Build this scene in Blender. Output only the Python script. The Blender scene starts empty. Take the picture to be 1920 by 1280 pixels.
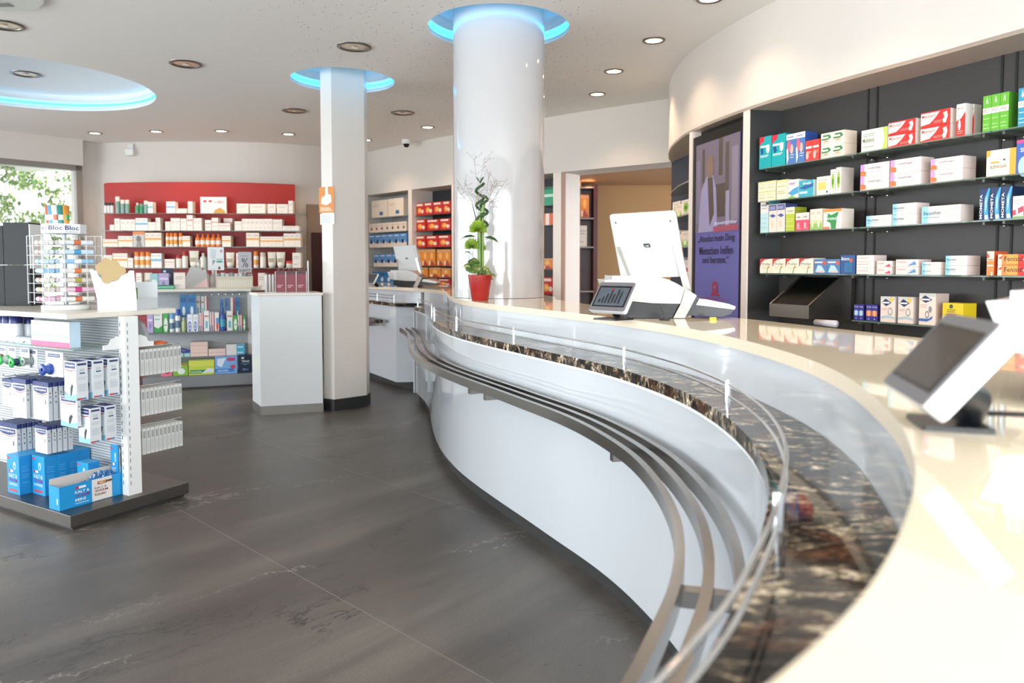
import bpy, bmesh, math, random
from mathutils import Vector, Matrix
from mathutils.geometry import tessellate_polygon
random.seed(7)
S = bpy.context.scene
COL = S.collection
PI = math.pi
# ---------------------------------------------------------------- camera, world, light
FPX = 1385.0; H = 1.38; PT = math.atan(67 / 1385.0); CX = 960.0; CY = 567.0
cd = bpy.data.cameras.new('camera'); cam = bpy.data.objects.new('camera', cd); COL.objects.link(cam)
cam.location = (0, 0, H); cam.rotation_euler = (PI / 2 - PT, 0, 0)
cd.sensor_width = 36; cd.lens = FPX / 1920 * 36; cd.shift_y = -73 / 1920; cd.clip_start = 0.02
cd.dof.use_dof = True; cd.dof.focus_distance = 3.9; cd.dof.aperture_fstop = 3.1
S.camera = cam
S.view_settings.view_transform = 'Standard'; S.view_settings.look = 'None'
S.view_settings.gamma = 1; S.view_settings.use_curve_mapping = False; S.view_settings.exposure = 0.14
w = bpy.data.worlds.new('World'); S.world = w; w.use_nodes = True
wb = w.node_tree.nodes['Background']; wb.inputs[0].default_value = (0.86, 0.93, 1.0, 1); wb.inputs[1].default_value = 3.6
def area(name, loc, rot, sx, sy, power, col, spread=PI):
    l = bpy.data.lights.new(name, 'AREA'); l.shape = 'RECTANGLE'; l.size = sx; l.size_y = sy
    l.energy = power; l.color = col; l.spread = spread
    o = bpy.data.objects.new(name, l); COL.objects.link(o); o.location = loc; o.rotation_euler = rot
    return o
DAY = (0.88, 0.95, 1.0)
area('daylight_west', (-9.0, 2.6, 1.5), (0, -PI / 2 - .32, 0), 2.5, 9.0, 330, DAY)
area('daylight_south', (-1.2, -1.8, 1.5), (PI / 2 + .32, 0, 0), 11.0, 2.5, 310, DAY)
area('near_counter_fill', (1.6, -1.8, 1.6), (PI / 2 + .1, 0, 0), 3.4, 2.2, 110, DAY)  # extra area light added to whiten the near end of the counter
CEIL = 3.17; SOF = 2.5
def warm(name, loc, power, size=1.9, col=(1.0, 0.70, 0.46)):
    l = bpy.data.lights.new(name, 'SPOT'); l.energy = power; l.color = col; l.spot_size = size; l.spot_blend = 0.7
    l.shadow_soft_size = 0.06
    o = bpy.data.objects.new(name, l); COL.objects.link(o); o.location = loc
    return o
# ---------------------------------------------------------------- projection helpers (photo pixel -> room)
def ray(u, v):
    x = (u - CX) / FPX; y = -(v - CY) / FPX
    return Vector((x, math.cos(PT) + y * math.sin(PT), -math.sin(PT) + y * math.cos(PT)))
def P(u, v, z):
    r = ray(u, v); t = (z - H) / r.z
    return Vector((r.x * t, r.y * t, z))
def proj(p):
    z = p[2] - H; d = p[1] * math.cos(PT) - z * math.sin(PT); up = p[1] * math.sin(PT) + z * math.cos(PT)
    return CX + FPX * p[0] / d, CY - FPX * up / d
def on_line(u, A, D, z):
    lo, hi = -6.0, 6.0
    f = lambda t: proj((A[0] + D[0] * t, A[1] + D[1] * t, z))[0] - u
    good = [lo + (hi - lo) * i / 240 for i in range(241)]
    good = [t for t in good if A[1] + D[1] * t > 0.25]
    best = min(good, key=lambda t: abs(f(t))); a, b = best - 0.06, best + 0.06
    fa = f(a)
    for _ in range(40):
        m = (a + b) / 2
        if (f(m) > 0) == (fa > 0): a = m
        else: b = m
    t = (a + b) / 2
    return Vector((A[0] + D[0] * t, A[1] + D[1] * t, z))
def height_at(p, v):
    a, b = -0.5, 3.5
    for _ in range(40):
        m = (a + b) / 2
        if proj((p[0], p[1], m))[1] > v: a = m
        else: b = m
    return (a + b) / 2
# ---------------------------------------------------------------- materials
def lin(c): return tuple((x / 12.92 if x <= 0.04045 else ((x + 0.055) / 1.055) ** 2.4) for x in c)
def hexc(h):
    h = h.lstrip('#'); return lin(tuple(int(h[i:i + 2], 16) / 255 for i in (0, 2, 4)))
_m = {}
def M(col, rough=0.45, metal=0.0, coat=0.0, spec=0.5, emit=0.0, trans=0.0, alpha=1.0):
    k = (col, rough, metal, coat, spec, emit, trans, alpha)
    if k in _m: return _m[k]
    m = bpy.data.materials.new('mat_' + str(len(_m))); m.use_nodes = True
    b = m.node_tree.nodes['Principled BSDF']; c = hexc(col)
    b.inputs['Base Color'].default_value = (*c, 1); b.inputs['Roughness'].default_value = rough
    b.inputs['Metallic'].default_value = metal; b.inputs['Coat Weight'].default_value = coat
    b.inputs['Coat Roughness'].default_value = 0.03
    b.inputs['Specular IOR Level'].default_value = spec
    if emit: b.inputs['Emission Color'].default_value = (*c, 1); b.inputs['Emission Strength'].default_value = emit
    b.inputs['Transmission Weight'].default_value = trans; b.inputs['Alpha'].default_value = alpha
    _m[k] = m; return m
def nodes(m): return m.node_tree.nodes, m.node_tree.links, m.node_tree.nodes['Principled BSDF']
def ramp(N, L, src, stops):
    r = N.new('ShaderNodeValToRGB'); L.new(src, r.inputs[0])
    while len(r.color_ramp.elements) < len(stops): r.color_ramp.elements.new(0.5)
    for e, (p, c) in zip(r.color_ramp.elements, stops): e.position = p; e.color = (*c, 1)
    return r
def noise(N, L, vec, scale, detail=6, rough=0.6, dist=0.0):
    n = N.new('ShaderNodeTexNoise'); n.inputs['Scale'].default_value = scale; n.inputs['Detail'].default_value = detail
    n.inputs['Roughness'].default_value = rough; n.inputs['Distortion'].default_value = dist
    L.new(vec, n.inputs['Vector']); return n
def mixc(N, L, fac, a, b, mode='MIX'):
    x = N.new('ShaderNodeMix'); x.data_type = 'RGBA'; x.blend_type = mode
    for s, v in ((0, fac), (6, a), (7, b)):
        if hasattr(v, 'default_value') or hasattr(v, 'is_linked'): L.new(v, x.inputs[s])
        elif s == 0: x.inputs[0].default_value = v
        else: x.inputs[s].default_value = (*v, 1)
    return x.outputs[2]
def bump(N, L, b, src, strength, dist=0.01):
    n = N.new('ShaderNodeBump'); n.inputs['Strength'].default_value = strength; n.inputs['Distance'].default_value = dist
    L.new(src, n.inputs['Height']); L.new(n.outputs[0], b.inputs['Normal'])
def mat_floor():
    m = bpy.data.materials.new('stone_floor'); m.use_nodes = True; N, L, b = nodes(m)
    tc = N.new('ShaderNodeTexCoord'); mp = N.new('ShaderNodeMapping'); L.new(tc.outputs['Object'], mp.inputs[0])
    mp.inputs['Rotation'].default_value = (0, 0, math.radians(43.8)); mp.inputs['Location'].default_value = (0.4, 0.58, 0)
    v = mp.outputs[0]
    mp2 = N.new('ShaderNodeMapping'); L.new(v, mp2.inputs[0]); mp2.inputs['Scale'].default_value = (1.0, 0.22, 1)
    mp2.inputs['Rotation'].default_value = (0, 0, math.radians(12))
    big = noise(N, L, mp2.outputs[0], 1.3, 6, 0.6, 0.6)
    r1 = ramp(N, L, big.outputs[0], [(0.3, hexc('#3f3b38')), (0.5, hexc('#5a544f')), (0.7, hexc('#7a736c'))])
    fine = noise(N, L, v, 260, 3, 0.7)
    rf = ramp(N, L, fine.outputs[0], [(0.38, (0.6, 0.6, 0.6)), (0.62, (1.28, 1.28, 1.28))])
    c = mixc(N, L, 1.0, r1.outputs[0], rf.outputs[0], 'MULTIPLY')
    # dark hairline cracks and pale veins : thin level sets of warped noise
    def vein(vec, scale, seed, width, lo):
        mm = N.new('ShaderNodeMapping'); L.new(vec, mm.inputs[0]); mm.inputs['Location'].default_value = (seed, seed * 1.7, 0)
        mm.inputs['Scale'].default_value = (1, 0.35, 1)
        n = noise(N, L, mm.outputs[0], scale, 7, 0.62, 0.35)
        s = N.new('ShaderNodeMath'); s.operation = 'SUBTRACT'; L.new(n.outputs[0], s.inputs[0]); s.inputs[1].default_value = 0.5
        a = N.new('ShaderNodeMath'); a.operation = 'ABSOLUTE'; L.new(s.outputs[0], a.inputs[0])
        k = noise(N, L, mm.outputs[0], scale * 1.3, 2, 0.5)
        rk = ramp(N, L, k.outputs[0], [(lo, (0, 0, 0)), (lo + 0.1, (1, 1, 1))])
        r = ramp(N, L, a.outputs[0], [(0.0, (1, 1, 1)), (width, (0, 0, 0))])
        mu = N.new('ShaderNodeMath'); mu.operation = 'MULTIPLY'; L.new(r.outputs[0], mu.inputs[0]); L.new(rk.outputs[0], mu.inputs[1])
        return mu.outputs[0]
    c = mixc(N, L, vein(v, 0.9, 3.1, 0.0045, 0.43), c, hexc('#2a2725'))
    c = mixc(N, L, vein(v, 1.3, 9.4, 0.0036, 0.52), c, hexc('#98938c'))
    br = N.new('ShaderNodeTexBrick'); L.new(v, br.inputs['Vector'])
    br.inputs['Scale'].default_value = 1; br.inputs['Brick Width'].default_value = 14; br.inputs['Row Height'].default_value = 1.13
    br.inputs['Mortar Size'].default_value = 0.0016; br.inputs['Mortar Smooth'].default_value = 0.2
    br.inputs['Color1'].default_value = (1, 1, 1, 1); br.inputs['Color2'].default_value = (0.86, 0.86, 0.86, 1); br.inputs['Mortar'].default_value = (1, 1, 1, 1)
    c = mixc(N, L, 1.0, c, br.outputs['Color'], 'MULTIPLY')
    c = mixc(N, L, br.outputs['Fac'], c, hexc('#8d8780'))
    L.new(c, b.inputs['Base Color'])
    rr = ramp(N, L, big.outputs[0], [(0.3, (0.33,) * 3), (0.7, (0.42,) * 3)]); L.new(rr.outputs[0], b.inputs['Roughness'])
    bump(N, L, b, fine.outputs[0], 0.12, 0.002)
    return m
def mat_granite():
    m = bpy.data.materials.new('granite'); m.use_nodes = True; N, L, b = nodes(m)
    tc = N.new('ShaderNodeTexCoord'); mp = N.new('ShaderNodeMapping'); L.new(tc.outputs['Object'], mp.inputs[0])
    mp.inputs['Rotation'].default_value = (0.2, 0.3, 0.5); mp.inputs['Scale'].default_value = (1, 1.9, 1.4); v = mp.outputs[0]
    n1 = noise(N, L, v, 11, 9, 0.68, 1.3)
    r1 = ramp(N, L, n1.outputs[0], [(0.3, hexc('#060505')), (0.43, hexc('#1d1a17')), (0.52, hexc('#4a4138')), (0.57, hexc('#9d8a70')), (0.66, hexc('#e6d8c0'))])
    n2 = noise(N, L, v, 4.5, 5, 0.6, 0.8)
    r2 = ramp(N, L, n2.outputs[0], [(0.52, (0, 0, 0)), (0.66, (.7, .7, .7))])
    c = mixc(N, L, r2.outputs[0], r1.outputs[0], hexc('#6b4630'))
    n3 = noise(N, L, v, 70, 4, 0.7, 0.4)
    r3 = ramp(N, L, n3.outputs[0], [(0.4, (0.35,) * 3), (0.62, (1.7,) * 3)])
    c = mixc(N, L, 1.0, c, r3.outputs[0], 'MULTIPLY')
    L.new(c, b.inputs['Base Color']); b.inputs['Roughness'].default_value = 0.06; b.inputs['Specular IOR Level'].default_value = 0.3
    return m
def mat_ceiling():
    m = bpy.data.materials.new('plaster_ceiling'); m.use_nodes = True; N, L, b = nodes(m)
    tc = N.new('ShaderNodeTexCoord'); v = tc.outputs['Object']
    vo = N.new('ShaderNodeTexVoronoi'); vo.inputs['Scale'].default_value = 22; vo.inputs['Randomness'].default_value = 0.75; L.new(v, vo.inputs['Vector'])
    r = ramp(N, L, vo.outputs['Distance'], [(0.11, (1, 1, 1)), (0.16, (0, 0, 0))])
    # the acoustic field: a band in the room between the columns
    sx = N.new('ShaderNodeSeparateXYZ'); L.new(v, sx.inputs[0])
    def rng(src, lo, hi, f):
        q = N.new('ShaderNodeMapRange'); q.clamp = True; L.new(src, q.inputs[0]); q.inputs[1].default_value = lo; q.inputs[2].default_value = hi; return q.outputs[0]
    wob = noise(N, L, v, 0.8, 2); ax = N.new('ShaderNodeMath'); ax.operation = 'MULTIPLY_ADD'; L.new(wob.outputs[0], ax.inputs[0]); ax.inputs[1].default_value = 1.2; L.new(sx.outputs[0], ax.inputs[2])
    a1 = rng(ax.outputs[0], -1.3, -1.1, 0); a2 = rng(ax.outputs[0], 1.6, 1.3, 0)
    mu = N.new('ShaderNodeMath'); mu.operation = 'MULTIPLY'; L.new(a1, mu.inputs[0]); L.new(a2, mu.inputs[1])
    mu2 = N.new('ShaderNodeMath'); mu2.operation = 'MULTIPLY'; L.new(mu.outputs[0], mu2.inputs[0]); L.new(r.outputs[0], mu2.inputs[1])
    c = mixc(N, L, mu2.outputs[0], hexc('#f4f0ea'), hexc('#a39e98')); L.new(c, b.inputs['Base Color']); b.inputs['Roughness'].default_value = 0.9
    bump(N, L, b, mu2.outputs[0], -0.5, 0.004)
    return m
def mat_brushed(col, rough=0.28):
    m = bpy.data.materials.new('brushed_steel'); m.use_nodes = True; N, L, b = nodes(m)
    tc = N.new('ShaderNodeTexCoord'); mp = N.new('ShaderNodeMapping'); L.new(tc.outputs['Object'], mp.inputs[0]); mp.inputs['Scale'].default_value = (4, 4, 160)
    n = noise(N, L, mp.outputs[0], 6, 3, 0.6); r = ramp(N, L, n.outputs[0], [(0.3, (rough - .02,) * 3), (0.7, (rough + .03,) * 3)])
    L.new(r.outputs[0], b.inputs['Roughness']); b.inputs['Base Color'].default_value = (*hexc(col), 1); b.inputs['Metallic'].default_value = 1
    return m
def mat_ribbed():
    m = bpy.data.materials.new('ribbed_panel'); m.use_nodes = True; N, L, b = nodes(m)
    tc = N.new('ShaderNodeTexCoord'); wv = N.new('ShaderNodeTexWave'); wv.bands_direction = 'Z'; wv.inputs['Scale'].default_value = 20
    L.new(tc.outputs['Object'], wv.inputs['Vector'])
    r = ramp(N, L, wv.outputs['Fac'], [(0.1, hexc('#8f9496')), (0.45, hexc('#c9cdcf'))]); L.new(r.outputs[0], b.inputs['Base Color'])
    b.inputs['Roughness'].default_value = 0.5; bump(N, L, b, wv.outputs['Fac'], 0.5, 0.004)
    return m
def mat_wood_metal(): return mat_brushed('#8a847d', 0.4)
FLOOR = mat_floor(); GRAN = mat_granite(); CEILM = mat_ceiling(); STEEL = M('#a5a09b', 0.24, 1.0); CHROME = M('#d9d9d9', 0.08, 1.0)
WHITEG = M('#d3d7db', 0.08, 0, 0.7); WALL = M('#d9d2ca', 0.75); CREAM = M('#e9dac0', 0.035, 0, 0, 0.5); PLINTH = M('#3b3a39', 0.4)
DARKP = M('#393634', 0.42); GLASS = M('#7f9a8e', 0.03, 0, 0, 0.8, 0, 0, 0.5); GLASSE = M('#4f6b60', 0.1)
WPL = M('#eeeeec', 0.3, 0, 0.3); BPL = M('#232323', 0.3); GREYM = mat_brushed('#8d8780', 0.38); RIB = mat_ribbed()
# ---------------------------------------------------------------- mesh builder
_txt = {}
def text_mesh(s):
    if s in _txt: return _txt[s]
    c = bpy.data.curves.new('t', 'FONT'); c.body = s; c.size = 1.0; c.resolution_u = 2; c.offset = 0.012
    o = bpy.data.objects.new('t', c); COL.objects.link(o); dg = bpy.context.evaluated_depsgraph_get()
    me = o.evaluated_get(dg).to_mesh(); vs = [(v.co.x, v.co.y) for v in me.vertices]; fs = [tuple(p.vertices) for p in me.polygons]
    o.evaluated_get(dg).to_mesh_clear(); COL.objects.unlink(o); bpy.data.objects.remove(o); bpy.data.curves.remove(c)
    x0 = min(v[0] for v in vs); x1 = max(v[0] for v in vs); y0 = min(v[1] for v in vs); y1 = max(v[1] for v in vs)
    vs = [((x - x0) / (x1 - x0), (y - y0) / (y1 - y0)) for x, y in vs]
    _txt[s] = (vs, fs); return _txt[s]
class MB:
    def __init__(s): s.v = []; s.f = []; s.m = []; s.mats = []; s.sm = []
    def mi(s, m):
        if isinstance(m, str): m = M(m)
        if m not in s.mats: s.mats.append(m)
        return s.mats.index(m)
    def add(s, vs, fs, m, smooth=False):
        n = len(s.v); s.v += [tuple(x) for x in vs]; k = s.mi(m)
        for f in fs: s.f.append(tuple(i + n for i in f)); s.m.append(k); s.sm.append(smooth)
        return s
    def box(s, a, b, m):
        x0, y0, z0 = a; x1, y1, z1 = b
        return s.add([(x0, y0, z0), (x1, y0, z0), (x1, y1, z0), (x0, y1, z0), (x0, y0, z1), (x1, y0, z1), (x1, y1, z1), (x0, y1, z1)],
              [(0, 3, 2, 1), (4, 5, 6, 7), (0, 1, 5, 4), (1, 2, 6, 5), (2, 3, 7, 6), (3, 0, 4, 7)], m)
    def prism(s, poly, z0, z1, m, side=None, smooth=False):
        a = sum(poly[i][0] * poly[(i + 1) % len(poly)][1] - poly[(i + 1) % len(poly)][0] * poly[i][1] for i in range(len(poly)))
        if a < 0: poly = poly[::-1]
        n = len(poly); t = tessellate_polygon([[Vector((p[0], p[1], 0)) for p in poly]])
        tt = []
        for q in t:
            p = [poly[i] for i in q]; ar = (p[1][0] - p[0][0]) * (p[2][1] - p[0][1]) - (p[2][0] - p[0][0]) * (p[1][1] - p[0][1])
            tt.append(tuple(q) if ar > 0 else tuple(q[::-1]))
        s.add([(p[0], p[1], z1) for p in poly], tt, m); s.add([(p[0], p[1], z0) for p in poly], [q[::-1] for q in tt], m)
        s.add([(p[0], p[1], z0) for p in poly] + [(p[0], p[1], z1) for p in poly], [(i, (i + 1) % n, n + (i + 1) % n, n + i) for i in range(n)], side or m, smooth)
        return s
    def extr(s, prof, axis_o, ex, ey, ez, d, m, side=None):
        """polygon prof in plane (ex,ey) at axis_o, extruded d along ez"""
        o = Vector(axis_o); ex = Vector(ex); ey = Vector(ey); ez = Vector(ez); n = len(prof)
        A = [o + ex * p[0] + ey * p[1] for p in prof]; B = [a + ez * d for a in A]
        t = [tuple(q) for q in tessellate_polygon([[Vector((p[0], p[1], 0)) for p in prof]])]
        s.add(A, t, m); s.add(B, t, m); s.add(A + B, [(i, (i + 1) % n, n + (i + 1) % n, n + i) for i in range(n)], side or m); return s
    def lathe(s, prof, c, m, seg=24, smooth=True, axis='Z', cap=True):
        vs = []; n = len(prof)
        for r, z in prof:
            for k in range(seg):
                a = 2 * PI * k / seg; x, y = r * math.cos(a), r * math.sin(a)
                vs.append((c[0] + x, c[1] + y, c[2] + z) if axis == 'Z' else ((c[0] + z, c[1] + x, c[2] + y) if axis == 'X' else (c[0] + x, c[1] + z, c[2] + y)))
        fs = [(i * seg + k, i * seg + (k + 1) % seg, (i + 1) * seg + (k + 1) % seg, (i + 1) * seg + k) for i in range(n - 1) for k in range(seg)]
        s.add(vs, fs, m, smooth)
        if cap:
            if prof[0][0] > 1e-5: s.add(vs[:seg], [tuple(range(seg))[::-1]], m)
            if prof[-1][0] > 1e-5: s.add(vs[-seg:], [tuple(range(seg))], m)
        return s
    def tube(s, pts, r, m, seg=8, rr=None, closed=False):
        pts = [Vector(p) for p in pts]; n = len(pts); vs = []; up = Vector((0, 0, 1)); prev = None
        for i, p in enumerate(pts):
            d = (pts[(i + 1) % n] - pts[i - 1]) if closed else (pts[min(i + 1, n - 1)] - pts[max(i - 1, 0)])
            d.normalize(); a = d.cross(prev if prev and abs(d.dot(prev)) < .99 else (up if abs(d.z) < 0.95 else Vector((1, 0, 0))))
            a.normalize(); b = a.cross(d); b.normalize(); prev = b
            q = rr[i] if rr else r
            for k in range(seg): t = 2 * PI * k / seg; vs.append(p + a * q * math.cos(t) + b * q * math.sin(t))
        fs = [(i * seg + k, i * seg + (k + 1) % seg, ((i + 1) % n) * seg + (k + 1) % seg, ((i + 1) % n) * seg + k) for i in range(n if closed else n - 1) for k in range(seg)]
        s.add(vs, fs, m, True)
        if not closed: s.add(vs[:seg], [tuple(range(seg))], m); s.add(vs[-seg:], [tuple(range(seg))[::-1]], m)
        return s
    def sweep(s, path, prof, m, closed_prof=True, smooth=True):
        """plan path (x,y), prof list of (outward offset, z); outward = left normal"""
        n = len(path); k = len(prof); vs = []
        for i in range(n):
            a = path[max(i - 1, 0)]; b = path[min(i + 1, n - 1)]; dx, dy = b[0] - a[0], b[1] - a[1]; l = math.hypot(dx, dy); nx, ny = -dy / l, dx / l
            for o, z in prof: vs.append((path[i][0] + nx * o, path[i][1] + ny * o, z))
        kk = k if closed_prof else k - 1
        for j in range(kk):  # each strip its own vertices so that profile corners stay crisp
            j2 = (j + 1) % k
            s.add([vs[i * k + j] for i in range(n)] + [vs[i * k + j2] for i in range(n)], [(i, i + 1, n + i + 1, n + i) for i in range(n - 1)], m, smooth)
        if closed_prof: s.add(vs[:k], [tuple(range(k))], m); s.add(vs[-k:], [tuple(range(k))[::-1]], m)
        return s
    def quad(s, o, ex, ey, m): o = Vector(o); ex = Vector(ex); ey = Vector(ey); return s.add([o, o + ex, o + ex + ey, o + ey], [(0, 1, 2, 3)], m)
    def text(s, t, o, ex, ey, m):
        vs, fs = text_mesh(t); o = Vector(o); ex = Vector(ex); ey = Vector(ey)
        return s.add([o + ex * x + ey * y for x, y in vs], fs, m)
    def tf(s, mat):
        s.v = [tuple(mat @ Vector(p)) for p in s.v]; return s
    def build(s, name, parent=None, loc=None, rotz=None, bevel=0, kind=None):
        me = bpy.data.meshes.new(name); me.from_pydata(s.v, [], s.f); me.update()
        for m in s.mats: me.materials.append(m)
        me.polygons.foreach_set('material_index', s.m); me.polygons.foreach_set('use_smooth', s.sm); me.update()
        o = bpy.data.objects.new(name, me); COL.objects.link(o)
        if parent: o.parent = parent
        if loc is not None: o.location = loc
        if rotz is not None: o.rotation_euler = (0, 0, rotz)
        if bevel:
            b = o.modifiers.new('bevel', 'BEVEL'); b.width = bevel; b.segments = 2; b.limit_method = 'ANGLE'
        if kind: o['kind'] = kind
        return o
def tag(o, label, cat=None, group=None, kind=None):
    o['label'] = label
    if cat: o['category'] = cat
    if group: o['group'] = group
    if kind: o['kind'] = kind
    return o
def thing(name, label, cat, loc=(0, 0, 0), rotz=0, group=None):
    o = bpy.data.objects.new(name, None); COL.objects.link(o); o.location = loc; o.rotation_euler = (0, 0, rotz)
    return tag(o, label, cat, group)
def spline(pts, n=8):
    out = []; p = [pts[0]] + list(pts) + [pts[-1]]
    for i in range(1, len(p) - 2):
        for k in range(n):
            t = k / n; a, b, c, d = p[i - 1], p[i], p[i + 1], p[i + 2]
            out.append(tuple(0.5 * ((2 * b[j]) + (-a[j] + c[j]) * t + (2 * a[j] - 5 * b[j] + 4 * c[j] - d[j]) * t * t + (-a[j] + 3 * b[j] - 3 * c[j] + d[j]) * t ** 3) for j in (0, 1)))
    out.append(tuple(pts[-1])); return out
def offset(path, o):
    out = []
    for i in range(len(path)):
        a = path[max(i - 1, 0)]; b = path[min(i + 1, len(path) - 1)]; dx, dy = b[0] - a[0], b[1] - a[1]; l = math.hypot(dx, dy)
        out.append((path[i][0] - dy / l * o, path[i][1] + dx / l * o))
    return out
def smoothp(path, n=3):
    for _ in range(n):
        path = [path[0]] + [tuple((path[i - 1][j] + 2 * path[i][j] + path[i + 1][j]) / 4 for j in (0, 1)) for i in range(1, len(path) - 1)] + [path[-1]]
    return path
def wall(name, pts, z0, z1, th, m, side=1):
    b = MB(); b.sweep(pts, [(0, z0), (0, z1), (th * side, z1), (th * side, z0)], m, smooth=False); return b.build(name, kind='structure')
# ---------------------------------------------------------------- floor and ceiling
MB().box((-13, -4, -0.1), (6.5, 15, 0), FLOOR).build('floor', kind='structure')
REC = [(-0.10, 5.65, 0.53), (-1.63, 7.22, 0.49), (-4.85, 7.4, 1.2)]   # round light coves: two around columns, one free
def ring(c, r, n=48): return [(c[0] + r * math.cos(2 * PI * k / n), c[1] + r * math.sin(2 * PI * k / n)) for k in range(n)]
def make_ceiling():
    loops = [[(-9.4, -3.6), (6, -3.6), (6, 14), (-9.4, 14)]] + [ring(c, c[2])[::-1] for c in REC]
    t = tessellate_polygon([[Vector((x, y, 0)) for x, y in l] for l in loops]); flat = [p for l in loops for p in l]
    b = MB(); b.add([(x, y, CEIL) for x, y in flat], [tuple(q) for q in t], CEILM)
    b.build('ceiling', kind='structure')
    MB().box((-9.4, -3.6, CEIL + 0.3), (6, 14, CEIL + 0.4), WALL).build('ceiling', kind='structure')
make_ceiling()
BLUE = M('#2fb4ee', 0.5, 0, 0, 0.5, 5.5)
for i, (x, y, r) in enumerate(REC):
    t = thing('ceiling_cove', ['round ceiling recess with blue light strip around the thick round column', 'round ceiling recess with blue light strip around the slim angular pillar', 'large round ceiling recess with blue light strip above the window side'][i], 'ceiling light', (x, y, CEIL))
    wallm = M('#e6eef2', 0.6)
    MB().lathe([(r, 0), (r, 0.03), (r + 0.03, 0.03), (r + 0.03, 0.1), (r, 0.1), (r, 0.17), (r - .001, 0.172), (0.36 if i == 0 else (0.24 if i == 1 else 0), 0.172)], (0, 0, 0), wallm, 64, True, cap=False).build('recess', t)
    s = MB(); s.tube([(math.cos(a) * (r + 0.012), math.sin(a) * (r + 0.012), 0.066) for a in [2 * PI * k / 64 for k in range(64)]], 0.011, BLUE, 6, closed=True); tag(s.build('light_strip', t), 'glowing blue light strip')
# ---------------------------------------------------------------- walls
# window side, far left
def window_wall(name, A, B, n, sill=0.25, top=2.81):
    """glazed wall from A to B with n panes; header above"""
    d = Vector((B[0] - A[0], B[1] - A[1])); L_ = d.length; d.normalize(); ang = math.atan2(d.y, d.x)
    fr = M('#8f8880', 0.4)
    b = MB(); b.box((0, 0, top), (L_, 0.2, CEIL), WALL); b.build('wall_' + name, None, (A[0], A[1], 0), ang, kind='structure')
    b = MB(); b.box((0, 0, 0), (L_, 0.2, sill), WALL); b.build('wall_' + name, None, (A[0], A[1], 0), ang, kind='structure')
    w_ = MB(); w_.box((0, 0.05, top - 0.07), (L_, 0.15, top), fr); w_.box((0, 0.05, sill), (L_, 0.15, sill + 0.06), fr)
    for i in range(n + 1):
        x = (L_ - 0.08) * i / n; w_.box((x, 0.05, sill), (x + 0.08, 0.15, top), fr)
    root = w_.build('window_' + str(window_wall.k), None, (A[0], A[1], 0), ang, kind='structure'); window_wall.k += 1
    g = MB(); g.box((0.05, 0.095, sill + .05), (L_ - 0.05, 0.105, top - 0.05), M('#ffffff', 0.0, 0, 0, 0.5, 0, 0, 0.06)); g.build('glass_pane', root)
window_wall.k = 1
window_wall('window_side', (-6.22, 10.67), (-9.1, 7.3), 2)
window_wall('left', (-9.1, 7.3), (-9.1, -1.9), 5)
window_wall('behind', (-9.1, -1.9), (4.9, -1.9), 7)
wall('wall_corner', [(-6.22, 10.67), (-6.08, 10.86)], 0, CEIL, 0.25, WALL, 1)
BACKW = [(-6.08, 10.86), (-5.6, 10.74), (-5.1, 10.69), (-4.5, 10.68), (-3.8, 10.72), (-3.3, 10.88), (-2.95, 11.1), (-2.55, 11.5), (-2.38, 11.78)]
wall('wall_back', spline(BACKW, 4), 0, CEIL, 0.2, WALL, 1)
FACE = [(-2.38, 11.78), (-1.6, 10.95), (-0.81, 10.16), (-0.2, 9.58), (0.39, 9.0), (1.0, 8.49), (1.75, 7.92)]
FACE = spline(FACE, 4)
wall('wall_header', FACE, SOF, CEIL, 0.4, WALL, 1)
SOFF = spline([(1.72, 8.02), (1.625, 7.72), (1.53, 7.25), (1.485, 6.75), (1.50, 6.2), (1.69, 5.33), (2.0, 4.53), (2.26, 4.0), (2.47, 3.54), (3.0, 2.4), (3.88, 0.5), (4.98, -1.9)], 6)
def at_face(u, z=2.4):
    best = min(((abs(proj((FACE[i][0] + (FACE[i + 1][0] - FACE[i][0]) * k / 20, FACE[i][1] + (FACE[i + 1][1] - FACE[i][1]) * k / 20, z))[0] - u), FACE[i][0] + (FACE[i + 1][0] - FACE[i][0]) * k / 20, FACE[i][1] + (FACE[i + 1][1] - FACE[i][1]) * k / 20) for i in range(len(FACE) - 1) for k in range(20)), key=lambda q: q[0])
    return Vector((best[1], best[2], 0))
SHD = Vector((-0.427, 0.905)).normalized()     # direction of the shelf wall, near -> far
SHN = Vector((SHD.y, -SHD.x))                   # away from the shop
S0 = Vector((1.94, 5.37))                       # back panel, far end
SB = [(1.715, 8.0), (1.80, 7.1), (1.84, 6.25), (S0.x, S0.y), (S0.x - SHD.x * 8.03, S0.y - SHD.y * 8.03)]
b = MB(); b.sweep(SOFF, [(0, SOF), (0, CEIL)], WALL, False)
n = len(SOFF)
sp = list(SOFF) + [(SB[-1][0], SB[-1][1]), (S0.x, S0.y), (1.84, 6.25), (1.80, 7.1), (1.73, 8.0)]
b.prism(sp, SOF - 0.001, SOF + 0.02, M('#d6c3b3', 0.35)); b.build('wall_soffit', kind='structure')
b = MB(); b.sweep(SB[3:], [(0, 0), (0, SOF), (0.1, SOF), (0.1, 0)], DARKP, smooth=False)
for u in (1625, 1642, 1874, 1901):   # joint strips between wall panels
    p = on_line(u, S0, -SHD, 1.9); q = Vector((p.x, p.y)) - SHN * 0.002
    b.extr([(-0.006, 0), (0.006, 0), (0.006, SOF), (-0.006, SOF)], (q.x, q.y, 0), (SHD.x, SHD.y, 0), (0, 0, 1), (-SHN.x, -SHN.y, 0), 0.003, M('#0c0c0c', 0.5))
b.build('wall_right', kind='structure')
b = MB(); b.sweep(SB[:4], [(0, 0), (0, SOF), (0.1, SOF), (0.1, 0)], M('#3d4552', 0.6), smooth=False); b.build('wall_recess', kind='structure')
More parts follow.
